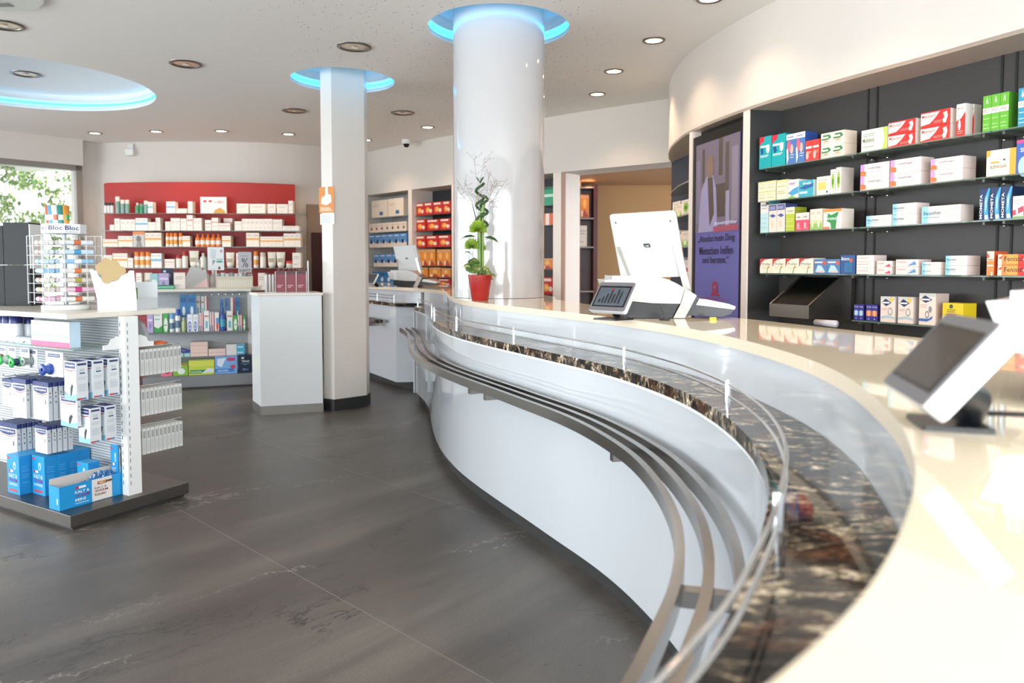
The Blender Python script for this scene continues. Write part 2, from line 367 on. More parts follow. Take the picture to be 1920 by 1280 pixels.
# end panel + white posts beside the screen
F1 = Vector((1.69, 5.33)); F0 = Vector((1.495, 6.2))
fd = (F1 - F0).normalized()
MB().extr([(0, 0), (0.27, 0), (0.27, SOF), (0, SOF)], (F1.x + 0.012, F1.y, 0), (0.985, 0.16, 0), (0, 0, 1), (-0.16, 0.985, 0), 0.015, M('#2e2e2e', 0.4)).build('trim_1', kind='structure')
for k, (q, wd) in enumerate(((F1, 0.075), (F0, 0.045))):
    MB().box((-wd, 0, 0), (0.0, 0.3, SOF), M('#efe3da', 0.4)).build('trim_%d' % (k + 2), None, (q.x, q.y, 0), math.atan2(fd.y, fd.x), kind='structure')
# ---------------------------------------------------------------- columns
t = thing('round_column', 'thick glossy white round column rising from the counter behind the potted plant', 'column', (-0.10, 5.65, 0))
MB().lathe([(0.345, 1.152), (0.345, CEIL + 0.17)], (0, 0, 0), M('#c6c4c4', 0.07, 0, 0.8), 96).build('shaft', t)
b = MB(); b.lathe([(0.3, 0), (0.3, 1.112)], (0, 0, 0), WPL, 48); b.build('core', t)
t = thing('angular_pillar', 'slim white angular pillar with notice, standing beside the white display podium', 'column', (-1.63, 7.26, 0))
pp = [(-1.82, 7.10), (-1.70, 7.03), (-1.44, 7.27), (-1.44, 7.42), (-1.56, 7.49), (-1.82, 7.25)]
pp = [(x + 1.63, y - 7.26) for x, y in pp]
MB().prism(pp, 0.11, CEIL + 0.17, M('#dcd5cc', 0.35)).build('shaft', t)
tag(MB().prism([(x * 1.04, y * 1.04) for x, y in pp], 0, 0.11, M('#2c2c2b', 0.35)).build('base', t), 'dark base')
# notice on the pillar (left facet)
A_ = Vector((-1.82, 7.10, 0)); B_ = Vector((-1.70, 7.03, 0)); e = (B_ - A_).normalized(); nn = Vector((e.y, -e.x, 0)) * 0.004
OR = M('#d98a45', 0.6)
def at_fac(u, z): return on_line(u, A_, e, z)
b = MB(); z1, z0 = height_at(A_, 351), height_at(A_, 399)
o_ = at_fac(599, 2) + nn; ex = (at_fac(627, 2) - at_fac(599, 2)); hh = z1 - z0
b.extr([(0, 0), (1, 0), (1, 1), (0, 1)], (o_.x, o_.y, z0), ex, (0, 0, hh), nn.normalized(), 0.002, OR)
o2 = o_ + nn * 0.8
b.extr([(.15, .35), (.5, .28), (.85, .4), (.8, .68), (.62, .72), (.6, 1), (.45, 1), (.42, .66), (.2, .6)], (o2.x, o2.y, z0), ex, (0, 0, hh), nn.normalized(), 0.001, M('#eceae4', .6))
for k in range(3): b.quad((o2.x, o2.y, z0 + hh * (.08 + .06 * k)) + Vector((0, 0, 0)) if False else Vector((o2.x, o2.y, z0 + hh * (.07 + .055 * k))) + ex * .1, ex * (.8 - .1 * k), (0, 0, hh * .025), M('#fbe6cf', .6))
tag(b.build('notice'), 'orange notice with a white hand-shaped card graphic on the slim pillar', 'notice')
b = MB(); z1, z0 = height_at(A_, 400.5), height_at(A_, 421)
b.extr([(0.06, 0), (1, 0), (1, 1), (0.06, 1)], (o_.x, o_.y, z0), ex, (0, 0, z1 - z0), nn.normalized(), 0.002, M('#e9ecee', .6))
for k in range(4): b.quad(Vector((o2.x, o2.y, z0 + (z1 - z0) * (.2 + .18 * k))) + ex * .15, ex * (.6 if k % 2 else .7), (0, 0, .004), M('#9aa3ad', .6))
tag(b.build('notice'), 'white printed sheet taped below the orange notice on the slim pillar', 'notice')
# ---------------------------------------------------------------- main counter (S-curve)
ZT, ZG = 1.15, 0.975
C = [(-1.0, 7.55), (-0.86, 7.1), (-0.76, 6.65), (-0.67, 6.0), (-0.54, 5.28), (-0.36, 4.66), (-0.13, 4.13), (0.05, 3.76), (0.2, 3.44), (0.335, 3.16), (0.435, 2.9), (0.505, 2.65), (0.557, 2.4), (0.578, 2.15), (0.578, 1.93), (0.563, 1.74), (0.54, 1.6), (0.512, 1.475), (0.476, 1.35), (0.44, 1.25), (0.385, 1.12), (0.328, 0.99), (0.262, 0.86), (0.20, 0.745), (0.13, 0.64), (0.02, 0.50), (-0.16, 0.37), (-0.45, 0.25), (-0.9, 0.12)]
CF = smoothp(spline(C, 8), 10)
Sx = [(-0.93, 7.72), (-0.75, 7.35), (-0.62, 6.95), (-0.57, 6.5), (-0.50, 5.95), (-0.385, 5.27), (-0.17, 4.66), (0.11, 4.08), (0.37, 3.56), (0.56, 3.1), (0.68, 2.68), (0.735, 2.25), (0.743, 1.84), (0.70, 1.53), (0.65, 1.33), (0.60, 1.16), (0.54, 1.0), (0.455, 0.82), (0.36, 0.665), (0.28, 0.55), (0.2, 0.455), (0.08, 0.34), (-0.1, 0.2), (-0.35, 0.08), (-0.7, -0.02), (-0.9, -0.05)]
SF = smoothp(spline(Sx, 8), 10)
BACK = [(-0.9, -0.9), (1.6, -0.9), (1.78, 0.0), (1.72, 1.0), (1.52, 1.9), (1.33, 2.38), (1.04, 3.26), (0.93, 3.5), (0.49, 4.43), (0.31, 5.2), (0.33, 5.75), (0.2, 6.3), (-0.1, 7.1), (-0.35, 7.9)]
ctr = thing('sales_counter', 'long S-curved glossy white sales counter with cream top, granite ledge and three steel rails', 'counter', (0, 0, 0))
MB().prism(SF + BACK, ZT - 0.035, ZT, CREAM, M('#f0dfc4', 0.25, 0, 0.3)).build('top_slab', ctr, bevel=0.004)
tag(MB().sweep(SF, [(0.012, ZG), (0.012, ZT - 0.035), (0.05, ZT - 0.035), (0.05, ZG)], WHITEG).build('upper_front', ctr), 'glossy white band between granite ledge and top')
tag(MB().prism(CF + [tuple(p) for p in offset(SF, 0.01)[::-1]], ZG - 0.04, ZG, GRAN).build('granite_ledge', ctr, bevel=0.003), 'polished dark granite handbag ledge')
MB().sweep(CF, [(0.010, 0.085), (0.010, ZG - 0.04), (0.035, ZG - 0.04), (0.035, 0.085)], WHITEG).build('front_panel', ctr)
MB().sweep(CF, [(0.004, ZG - 0.052), (0.004, ZG - 0.041), (0.009, ZG - 0.041), (0.009, ZG - 0.052)], M('#f4f4f2', 0.3)).build('trim_strip', ctr)
MB().sweep(CF, [(0.045, 0.0), (0.045, 0.088), (0.07, 0.088), (0.07, 0.0)], PLINTH).build('plinth', ctr)
back = BACK[1:]
MB().sweep(BACK[1:], [(0.04, 0), (0.04, ZT - 0.036), (0.06, ZT - 0.036), (0.06, 0)], WPL).build('staff_side_panel', ctr)
MB().sweep([(-0.9, -0.9), (-0.9, 0.1)], [(-0.02, 0), (-0.02, ZT - 0.036), (-0.04, ZT - 0.036), (-0.04, 0)], WPL).build('end_panel', ctr)
MB().sweep([CF[0], (-0.85, 7.75)], [(0.005, 0.085), (0.005, ZG - 0.045), (0.02, ZG - 0.045), (0.02, 0.085)], WHITEG).build('end_panel', ctr)
# rails start a bit after the far end
def arc(path):
    s = [0]
    for i in range(1, len(path)): s.append(s[-1] + math.dist(path[i], path[i - 1]))
    return s
RAILZ = 0.775
i0 = min(range(len(CF)), key=lambda i: abs(CF[i][1] - 7.42))
RP = CF[i0:]
for k, (o1) in enumerate((-0.178, -0.118, -0.058)):
    path = offset(RP, o1)
    path = smoothp(path, 6)
    tag(MB().sweep(path, [(0, RAILZ - 0.045), (0, RAILZ), (0.022, RAILZ), (0.022, RAILZ - 0.045)], STEEL).build('rail', ctr), ['outer', 'middle', 'inner'][k] + ' brushed steel bag rail')
AC = arc(CF)
def at_arc(path, y):
    i = min(range(len(path)), key=lambda i: abs(path[i][1] - y)); a = path[max(i - 1, 0)]; b = path[min(i + 1, len(path) - 1)]
    return Vector(path[i]), math.atan2(b[1] - a[1], b[0] - a[0])
for y in (6.6, 5.15, 4.02, 3.83, 2.62, 1.42, 0.7):
    p, a = at_arc(CF, y)
    MB().box((-0.015, -0.165, -0.035), (0.015, 0.012, 0.0), STEEL).build('rail_bracket', ctr, (p.x, p.y, RAILZ - 0.0455), a)
# gallery on the ledge
GP = offset(CF, 0.028)
j0 = min(range(len(GP)), key=lambda i: abs(GP[i][1] - 7.45))
for z in (0.042, 0.075):
    pts = [(x, y, ZG + z) for x, y in GP[j0:-12]]
    MB().tube(pts, 0.0037, CHROME, 8).build('gallery_rod', ctr)
for u in (783, 810, 815, 858, 966, 1169, 1366):
    ii = min(range(len(GP)), key=lambda i: abs(proj((GP[i][0], GP[i][1], ZG))[0] - u) + (0 if GP[i][1] > 1.9 else 999) + (0 if (u != 810 or GP[i][1] > 6.2) and (u != 815 or GP[i][1] < 6.0) and (u != 783 or GP[i][1] > 7) else 500))
    x, y = GP[ii]
    MB().lathe([(0.0075, 0), (0.0075, 0.086), (0.006, 0.089)], (x, y, ZG), CHROME, 16).build('gallery_post', ctr)
for y in (1.02,):
    p, a = at_arc(GP, y); MB().lathe([(0.0075, 0), (0.0075, 0.086), (0.006, 0.089)], (p.x, p.y, ZG), CHROME, 16).build('gallery_post', ctr)
# ---------------------------------------------------------------- far counter
fc = thing('sales_counter', 'far angular white sales counter with cream top, short steel rail and dark ledge', 'counter', (0, 0, 0))
FCp = [(-2.6, 10.2), (-1.86, 9.2), (-1.31, 8.25), (-1.13, 8.42)]
tp = [(-2.55, 10.15), (-1.80, 9.1), (-1.30, 8.36), (-1.07, 8.0), (-0.94, 7.74), (-0.36, 7.93), (-0.4, 8.8), (-0.9, 9.45), (-1.9, 10.6)]
MB().prism(tp, ZT - 0.035, ZT, CREAM, M('#f0dfc4', 0.25, 0, 0.3)).build('top_slab', fc, bevel=0.004)
fp = [(-2.45, 10.15), (-1.74, 9.15), (-1.2, 8.37), (-1.0, 8.1)]
MB().sweep(fp, [(0, ZG), (0, ZT - 0.035), (0.03, ZT - 0.035), (0.03, ZG)], WHITEG, smooth=False).build('upper_front', fc)
tag(MB().prism([(-2.6, 10.2), (-1.86, 9.2), (-1.30, 8.22), (-1.03, 8.25), (-1.0, 8.12), (-1.2, 8.4), (-1.74, 9.18), (-2.4, 10.2)], ZG - 0.04, ZG, GRAN).build('granite_ledge', fc), 'dark granite ledge')
MB().sweep([(-2.6, 10.2), (-1.86, 9.2), (-1.305, 8.24), (-1.02, 8.27)], [(0.01, 0.085), (0.01, ZG - 0.04), (0.035, ZG - 0.04), (0.035, 0.085)], WHITEG, smooth=False).build('front_panel', fc)
MB().sweep([(-2.6, 10.2), (-1.86, 9.2), (-1.26, 8.34), (-1.0, 8.36)], [(0.04, 0), (0.04, 0.09), (0.06, 0.09), (0.06, 0)], PLINTH, smooth=False).build('plinth', fc)
fr = [(-2.6, 10.2), (-1.86, 9.2), (-1.42, 8.44)]
for k in range(3):
    MB().sweep(offset(fr, -0.17 + 0.055 * k), [(0, RAILZ - 0.04), (0, RAILZ), (0.02, RAILZ), (0.02, RAILZ - 0.04)], STEEL, smooth=False).build('rail', fc)
p, a = Vector((-1.5, 8.58)), math.atan2(-0.95, 0.55)
MB().box((-0.015, -0.165, -0.035), (0.015, 0.012, 0), STEEL).build('rail_bracket', fc, (p.x, p.y, RAILZ - 0.041), a)
gp = offset([(-2.6, 10.2), (-1.86, 9.2), (-1.36, 8.34)], 0.03)
for z in (0.045, 0.078): MB().tube([(x, y, ZG + z) for x, y in gp], 0.004, CHROME, 6).build('gallery_rod', fc)
for f in (1.0, .45): MB().lathe([(0.007, 0), (0.007, 0.086)], (gp[1][0] + (gp[2][0] - gp[1][0]) * f, gp[1][1] + (gp[2][1] - gp[1][1]) * f, ZG), CHROME, 10).build('gallery_post', fc)
# ---------------------------------------------------------------- wall niches on the far wall
def face_pt(u, o=0.0):
    p = at_face(u); i = min(range(len(FACE)), key=lambda i: (FACE[i][0] - p.x) ** 2 + (FACE[i][1] - p.y) ** 2)
    a = FACE[max(i - 1, 0)]; b = FACE[min(i + 1, len(FACE) - 1)]; d = Vector((b[0] - a[0], b[1] - a[1])).normalized()
    return Vector((p.x - d.y * o, p.y + d.x * o)), d
def panel(name, u0, u1, o, z0, z1, m, th=0.03):
    a, _ = face_pt(u0, o); b, _ = face_pt(u1, o); return wall(name, [tuple(a), tuple(b)], z0, z1, th, m, 1)
panel('wall_niche', 640, 768, 0.38, 0, SOF, M('#b9b7b4', 0.5))
wall('wall_niche', [(-3.0, 12.35), (-2.38, 11.78), (-2.1, 12.06)], 0, CEIL, 0.1, WALL, 1)
wall('wall_niche', [(-2.45, 12.35), (-1.9, 11.8)], 0, CEIL, 0.1, M('#b9b7b4', 0.5), 1)
panel('wall_niche', 768, 1045, 0.38, 0, SOF, M('#2b2c2c', 0.45))
tn = 4
def upright(u, wd, m=None):
    global tn
    p, d = face_pt(u); MB().box((0, 0, 0), (wd, 0.38, SOF), m or M('#e8ddd2', 0.4)).build('trim_%d' % tn, None, (p.x, p.y, 0), math.atan2(d.y, d.x), kind='structure'); tn += 1
upright(765, 0.09); upright(847, 0.09); upright(1037, 0.12)
p0, d0 = face_pt(1053); p1, _ = face_pt(1252)
# passage opening with the room behind: reveal, red shelving and a sand-coloured wall
BEIGE = M('#c69a68', 0.6)
b = MB(); b.box((0, 0, 0), (0.03, 1.0, SOF), M('#b08d78', 0.5)); rv = math.atan2(d0.y, d0.x) + 0.42
b.build('wall_passage', None, (p0.x, p0.y, 0), rv, kind='structure')
q0 = p0 + Vector((0.02, 1.45)); q1 = q0 + Vector((1.9, -0.25))
wall('wall_passage', [(q0.x + 0.40, q0.y - 0.0), (q1.x + 0.4, q1.y + 0.1)], 0, 3.0, 0.1, BEIGE, 1)
wall('wall_passage', [(q0.x - 0.6, q0.y + 0.25), (q0.x + 0.43, q0.y + 0.2)], 0, 3.0, 0.1, M('#4a1210', 0.35), 1)
MB().prism([(p0.x, p0.y + .02), (p1.x, p1.y + .02), (2.3, 9.0), (2.3, 11.4), (-.4, 11.4)], SOF + .001, SOF + 0.05, M('#c9a27e', 0.5)).build('wall_passage', kind='structure')
# dark doorway at the back, right of the red shelf wall
p = on_line(580, (-3.2, 10.95), (0.85, 0.5), 1); q = on_line(600, (-3.2, 10.95), (0.85, 0.5), 1)
dd = (Vector((q.x, q.y)) - Vector((p.x, p.y))); zt_ = height_at(p, 384)
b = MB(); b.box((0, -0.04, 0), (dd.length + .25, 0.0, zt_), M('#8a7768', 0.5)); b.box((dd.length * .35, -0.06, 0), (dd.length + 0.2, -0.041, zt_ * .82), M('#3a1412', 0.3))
b.build('door_1', None, (p.x - .0, p.y - 0.1, 0), math.atan2(dd.y, dd.x), kind='structure')
# ---------------------------------------------------------------- ceiling fittings
BIG = [(6, 46), (48, 138), (348, 119), (664, 87), (552, 207), (755, 211)]
SMALL = [(178, 249), (293, 246), (415, 245), (541, 251), (686, 262), (802, 238), (1120, 176), (1151, 133), (1226, 75), (1331, -3)]
where_b = ['at the left edge of the ceiling', 'over the large round recess', 'right of the large round recess', 'nearest the camera, left of the round column', 'left of the angular pillar', 'between pillar and round column']
where_s = ['leftmost of the row before the red wall', 'second from the left before the red wall', 'third from the left before the red wall', 'just left of the angular pillar', 'half hidden behind the angular pillar', 'left of the round column', 'farthest of four right of the round column', 'third nearest of four right of the round column', 'second nearest of four beside the soffit', 'at the top edge beside the soffit']
RING = mat_brushed('#8e8680', 0.3)
for i, (u, v) in enumerate(BIG):
    p = P(u, v, CEIL + (.172 if i == 1 else 0)); t = thing('recessed_downlight', 'large unlit recessed downlight, ' + where_b[i], 'ceiling light', p, 0, 'large unlit ceiling downlights')
    MB().lathe([(0.138, -0.001), (0.136, -0.010), (0.112, -0.012), (0.108, -0.002)], (0, 0, 0), RING, 40).build('rim', t)
    rf = MB().lathe([(0.106, -0.003), (0.085, -0.0022), (0.0, -0.0018)], (0, 0, 0), M('#dcc7ae', 0.25, 0.5), 32).build('reflector', t)
    MB().lathe([(0.03, -0.012), (0.02, -0.004), (0.0, -0.003)][::-1], (0, 0, 0), M('#f3ede4', 0.2), 16).build('bulb', rf)
for i, (u, v) in enumerate(SMALL):
    p = P(u, v, CEIL); t = thing('recessed_spotlight', 'small glowing recessed spotlight, ' + where_s[i], 'ceiling light', p, 0, 'small lit ceiling spotlights')
    MB().lathe([(0.09, -0.001), (0.088, -0.009), (0.068, -0.010), (0.066, -0.004)], (0, 0, 0), RING, 32).build('rim', t)
    tag(MB().lathe([(0.066, -0.004), (0.0, -0.004)], (0, 0, 0), M('#fff0d8', 0.5, 0, 0, 0.5, 7.0), 24).build('lamp', t), 'glowing warm lamp')
    warm('spot_lamp', (p.x, p.y, CEIL - 0.03), 25, 2.2)
for x, y in ((1.5, 3.95), (1.8, 2.95), (0.2, 7.6), (1.25, 7.1), (-4.4, 9.9)):   # spots without fittings; out-of-view staff-side pair added to tint the counter tan
    warm('spot_lamp', (x, y, CEIL - 0.03 if x < 2.1 else SOF - 0.03), 42 if (x > 1.4 and y < 4.5) else 20, 2.1, (1.0, .62, .34) if (x > 1.4 and y < 4.5) else (1, .7, .46))
warm('passage_lamp', (1.0, 9.7, SOF - 0.02), 26, 2.4, (1.0, 0.62, 0.34))
# air-conditioning cassette, motion detector, dome camera
t = thing('air_conditioner_cassette', 'square white air-conditioning cassette in the ceiling at top left', 'air conditioner', (-3.62, 4.66, CEIL))
def rr(h, c): return [(h, -h + c), (h, h - c), (h - c, h), (-h + c, h), (-h, h - c), (-h, -h + c), (-h + c, -h), (h - c, -h)]
MB().prism(rr(0.5, 0.14), -0.03, -0.001, M('#dcdcd6', 0.4)).build('frame', t, bevel=0.01)
g = MB(); g.prism(rr(0.3, 0.05), -0.036, -0.031, M('#c4c6c0', 0.5))
for k in range(9): g.box((-0.27, -0.26 + k * .06, -0.040), (0.27, -0.235 + k * .06, -0.0365), M('#9a9c97', .5))
g.build('grille', t)
for k in range(4):
    a = k * PI / 2; MB().box((-0.25, 0.36, -0.034), (0.25, 0.43, -0.031), M('#8c8e8a', .5)).tf(Matrix.Rotation(a, 4, 'Z')).build('air_flap', t)
p = on_line(248, (-5.6, 10.74), (0.55, -0.05), 3.0); z = height_at(p, 293)
t = thing('motion_detector', 'small white motion detector high on the wall above the red shelf panel', 'sensor', (p.x, p.y, z))
MB().box((-0.06, -0.10, 0), (0.06, 0.0, 0.10), M('#e9e9e6', .4)).build('housing', t, bevel=0.015); MB().box((-0.04, -0.05, 0.1), (0.04, 0.0, 0.17), M('#deded9', .4)).build('mount', t)
p = P(762, 262, CEIL - 0.0); t = thing('dome_camera', 'small white dome camera with dark lens on the ceiling beyond the round column', 'camera', p)
MB().lathe([(0.065, 0), (0.065, -0.05), (0.05, -0.06)], (0, 0, 0), M('#e6e6e2', .4), 24).build('housing', t); MB().lathe([(0.0, -0.11), (0.03, -0.1), (0.048, -0.06)], (0, 0, 0), M('#161616', .1), 20).build('lens', t)
# ---------------------------------------------------------------- outside: tree beyond the window
def tree(x, y, h, r, n, label):
    t = thing('tree', label, 'tree', (x, y, -0.1), 0, 'trees outside the window')
    b = MB(); b.tube([(0, 0, 0), (0.05, 0, h * .35), (-.05, .05, h * .7), (0, 0, h * .95)], .1, M('#6b5a48', .8), 8, [.14, .11, .08, .03])
    rnd = random.Random(int(x * 10))
    for k in range(9):
        a = rnd.random() * 6.28; z = h * (.3 + .5 * rnd.random()); b.tube([(0, 0, z), (r * .35 * math.cos(a), r * .35 * math.sin(a), z + .5), (r * .8 * math.cos(a), r * .8 * math.sin(a), z + .8)], .03, M('#6b5a48', .8), 5, [.05, .03, .01])
    b.build('trunk', t)
    f = MB(); cl = ['#8fae52', '#a9c068', '#6f9440', '#c0cf86', '#7d9a4c']
    for k in range(n):
        while True:
            q = Vector((rnd.uniform(-1, 1), rnd.uniform(-1, 1), rnd.uniform(-1, 1)))
            if q.length < 1: break
        # clumps
        i_, j_, k_ = round(q.x * 2.4), round(q.y * 2.4), round(q.z * 2.8); cc = Vector((i_ / 2.4 + .13 * math.sin(k_ * 5 + j_), j_ / 2.4, k_ / 2.8 + .19 * math.sin(i_ * 7 + j_ * 3))) * .6 + q * .45
        c = Vector((cc.x * r, cc.y * r, h * .52 + cc.z * h * .46)); s = rnd.uniform(.04, .085)
        a = Vector((rnd.uniform(-1, 1), rnd.uniform(-1, 1), rnd.uniform(-1, 1))).normalized(); bb = a.cross(Vector((0.3, .2, 1))).normalized()
        f.add([c - a * s, c + bb * s * .5, c + a * s, c - bb * s * .5], [(0, 1, 2, 3)], cl[k % 5])
    f.build('foliage', t)
tree(-10.7, 14.2, 4.9, 2.2, 12000, 'leafy light green tree outside the window, nearer the left edge')
tree(-16.5, 17.5, 7.5, 2.6, 3000, 'second leafy tree outside the window, beyond the first')
MB().box((-40, -10, -0.3), (-9.4, 40, -0.12), M('#b9b7ae', .8)).build('floor_outside', kind='structure')
# ---------------------------------------------------------------- product packs
def R(x0, z0, x1, z1, c): return ('r', x0, z0, x1, z1, c)
def T(s, x0, z0, x1, z1, c): return ('t', s, x0, z0, x1, z1, c)
def Cc(x, z, r, c): return ('c', x, z, r, c)
def Pg(c, *pts): return ('p', pts, c)
def lines(x0, x1, zs, c, h=0.02): return [R(x0, z, x1 - (0.12 * (i % 2)) * (x1 - x0), z + h, c) for i, z in enumerate(zs)]
def decals(b, dec, W=1.0, Hh=1.0, y=-0.006, ox=-0.5):
    for i, d in enumerate(dec):
        yy = y * (1 + 0.35 * i)
        if d[0] == 'r': b.quad((ox + d[1] * W, yy, d[2] * Hh), ((d[3] - d[1]) * W, 0, 0), (0, 0, (d[4] - d[2]) * Hh), M(d[5], 0.4))
        elif d[0] == 't': b.text(d[1], (ox + d[2] * W, yy, d[3] * Hh), ((d[4] - d[2]) * W, 0, 0), (0, 0, (d[5] - d[3]) * Hh), M(d[6], 0.4))
        elif d[0] == 'c': b.add([(ox + (d[1] + d[3] * math.cos(2 * PI * k / 20)) * W, yy, (d[2] + d[3] * math.sin(2 * PI * k / 20)) * Hh) for k in range(20)], [tuple(range(20))], M(d[4], 0.4))
        elif d[0] == 'p':
            ps = d[1]; tt = tessellate_polygon([[Vector((p[0], p[1], 0)) for p in ps]])
            b.add([(ox + p[0] * W, yy, p[1] * Hh) for p in ps], [tuple(q) for q in tt], M(d[2], 0.4))
ST = {}
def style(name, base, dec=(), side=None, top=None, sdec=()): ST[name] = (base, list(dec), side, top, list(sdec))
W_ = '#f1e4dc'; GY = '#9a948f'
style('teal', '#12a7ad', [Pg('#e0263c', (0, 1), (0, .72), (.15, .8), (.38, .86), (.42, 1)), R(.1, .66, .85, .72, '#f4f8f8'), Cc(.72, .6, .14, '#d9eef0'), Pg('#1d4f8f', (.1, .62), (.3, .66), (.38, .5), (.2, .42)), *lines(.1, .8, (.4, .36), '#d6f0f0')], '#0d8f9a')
style('blueskin', '#4a78b8', [R(0, .82, 1, 1, '#eef1f5'), R(.1, .88, .8, .92, '#7a8fb5'), Cc(.3, .6, .2, '#d8637a'), Cc(.62, .5, .16, '#e9b9a8'), Pg('#dfe9f4', (.05, .5), (.2, .55), (.3, .2), (.12, 0)), *lines(.45, .9, (.3, .22), '#dfe9f4')], '#2b4f9e')
style('redsmall', '#de3b33', [R(.05, .62, .9, .72, '#f6e9e6'), Cc(.3, .3, .2, '#f2b8ae'), *lines(.4, .9, (.45, .38), '#f3c4bd')], '#b92f2a')
style('greenlabel', '#efe3d2', [Pg('#2f7d4c', (.05, .45), (.2, .85), (.75, .85), (.9, .6), (.6, .45)), R(.15, .57, .65, .72, '#eadfca'), *lines(.1, .8, (.3, .2), '#b5a78f', .04), R(.3, .34, .6, .4, '#d08a5a')])
style('whitelime', '#efe6da', [Pg('#b5d25a', (.82, 0), (.9, .5), (.82, 1), (1, 1), (1, 0)), T('Multilind', .06, .42, .5, .62, '#4f7a5a'), *lines(.06, .55, (.78, .7), '#7fa08a', .03), *lines(.06, .5, (.2,), '#9ab89a', .05)])
style('mykosert', '#d8261f', [Pg('#f3e9df', (0, .12), (.3, .2), (.5, .55), (.64, .92), (0, .92)), T('Mykosert', .04, .52, .5, .84, '#8a3a3a'), Pg('#f3dcd4', (.78, .1), (.86, .12), (.92, .55), (.88, .85), (.76, .78), (.8, .5), (.74, .3)), *lines(.45, .75, (.3, .2), '#f0a89c', .03)], '#efe0d8')
style('mykoup', '#d8261f', [Pg('#f3e9df', (0, .5), (.5, .55), (1, .75), (1, 1), (0, 1)), T('Mykosert', .12, .82, .85, .9, '#7a3a3a'), Cc(.35, .36, .16, '#f0d5cc'), *lines(.15, .8, (.16, .1), '#f0a89c')], '#e9dfdc')
style('hylogreen', '#5fae2e', [R(0, .5, 1, .66, '#f0e6de'), T('HYLO', .1, .54, .75, .63, '#2e2e2e'), Pg('#eef5e6', (.5, .96), (.36, .8), (.5, .74), (.64, .8)), Cc(.5, .8, .06, '#5fae2e'), *lines(.12, .8, (.36, .2, .1), '#b6dc96')], '#4b8f25')
style('hyloblue', '#2f8fb4', [R(0, .5, 1, .66, '#f0ece8'), T('HYLO', .1, .54, .75, .63, '#2e2e2e'), Pg('#eef5f8', (.5, .96), (.36, .8), (.5, .74), (.64, .8)), *lines(.12, .8, (.36, .2, .1), '#bfe0ec')], '#26748f')
style('creambox', '#ece6c9', [R(0, .86, 1, 1, '#d9dc9c'), *lines(.08, .85, (.66, .4, .3), '#c7b777', .04)], '#e7dcc4')
style('whiteblue', '#eee7dd', [Pg('#4ea0cf', (0, .3), (.5, .5), (1, .62), (1, .25), (.4, .15)), Pg('#7cbf5a', (0, .05), (.4, .18), (.8, .02), (.2, 0)), T('enzym', .12, .68, .7, .84, '#8a6f9a')])
style('tealwhite', '#3aa9bd', [Pg('#2a5f9e', (0, .55), (.5, .75), (1, .8), (1, .6), (.4, .45)), R(.06, .22, .6, .34, '#e6f3f5'), T('fresh', .3, .74, .85, .9, '#e9f4f6')], '#cfe6ea')
style('yellowspot', '#efe3d6', [R(.1, .3, .7, .7, '#edc86a'), *lines(.1, .8, (.8,), '#a9a094', .03), Cc(.8, .16, .07, '#4a5fae')])
style('greenleaf', '#eee8dc', [Cc(.5, .52, .3, '#93bf4a'), Cc(.5, .5, .14, '#4a7f2c'), *lines(.15, .85, (.88, .8), '#8f9a86'), *lines(.15, .85, (.2, .12), '#b5ada2')], '#d9d0c9')
style('kade', '#f2e1d9', [R(0, .5, .13, 1, '#c793d2'), Pg('#e9733f', (0, .05), (.2, .1), (.2, .4), (.1, .5), (0, .48)), R(0, 0, .1, .1, '#c793d2'), T('KadeFungin', .28, .55, .72, .74, '#8d7f94'), *lines(.3, .9, (.34, .14), '#c9b9b4', .025)], '#e3d3cf')
style('bleph', '#f3dfd0', [R(.8, 0, 1, 1, '#f0a436'), T('BLEPHACLEAN', .15, .3, .7, .42, '#7a6a5e'), R(.15, .5, .45, .56, '#e89a34'), Pg('#f0a436', (0, 1), (.14, 1), (.12, .8), (0, .72)), Cc(.62, .6, .04, '#4a4a4a')])
style('bluesleep', '#3a5fb4', [R(0, .9, 1, 1, '#c9408a'), Cc(.4, .2, .3, '#a8cfe0'), T('Sleep', .2, .6, .9, .76, '#eef2f8')], '#2c3f86')
style('tealtall', '#bfe0e2', [R(0, .62, 1, 1, '#eee5de'), *lines(.1, .85, (.84, .76), '#8aa0a2'), T('Hametum', .1, .86, .85, .92, '#5a6f72'), *lines(.1, .85, (.45, .3, .15), '#8fc4c9')], '#4f9aa0')
style('whitenavy', '#efdcd0', [R(.05, .78, .95, .98, '#4d5590'), *lines(.12, .85, (.9, .86, .82), '#c9cbe4', .02), Pg('#4d5fa0', (.08, .6), (.5, .66), (.9, .58), (.5, .52)), Cc(.45, .28, .12, '#e6c9b0')], '#3f4a86')
style('lime', '#b9c83f', [R(0, .72, 1, 1, '#efe9d0'), T('Calendula', .15, .8, .85, .88, '#6a6a4a'), *lines(.15, .85, (.5, .4, .2), '#dfe69a')], '#9fae35')
style('pink', '#e0536c', [R(0, .6, 1, 1, '#f1ded6'), R(.2, .72, .7, .8, '#a98f92'), Cc(.4, .3, .16, '#f2b9bd'), *lines(.2, .8, (.12,), '#f6ccd0')], '#c84560')
style('greenfade', '#ecdccb', [R(0, 0, 1, .3, '#8fbd5f'), R(0, .3, 1, .45, '#c7cf9a'), Cc(.45, .26, .16, '#e9e9c9'), *lines(.15, .85, (.82, .76), '#a59f92')])
style('frog', '#f1e6dc', [R(0, .86, 1, 1, '#ea9440'), R(0, 0, .35, .12, '#ea7f45'), Pg('#2f8f4a', (.25, .8), (.45, .7), (.7, .8), (.85, .85), (.75, .5), (.7, 0), (.45, 0), (.4, .3), (.2, .4)), T('Bronchi', .12, .45, .9, .62, '#e9f2e4')])
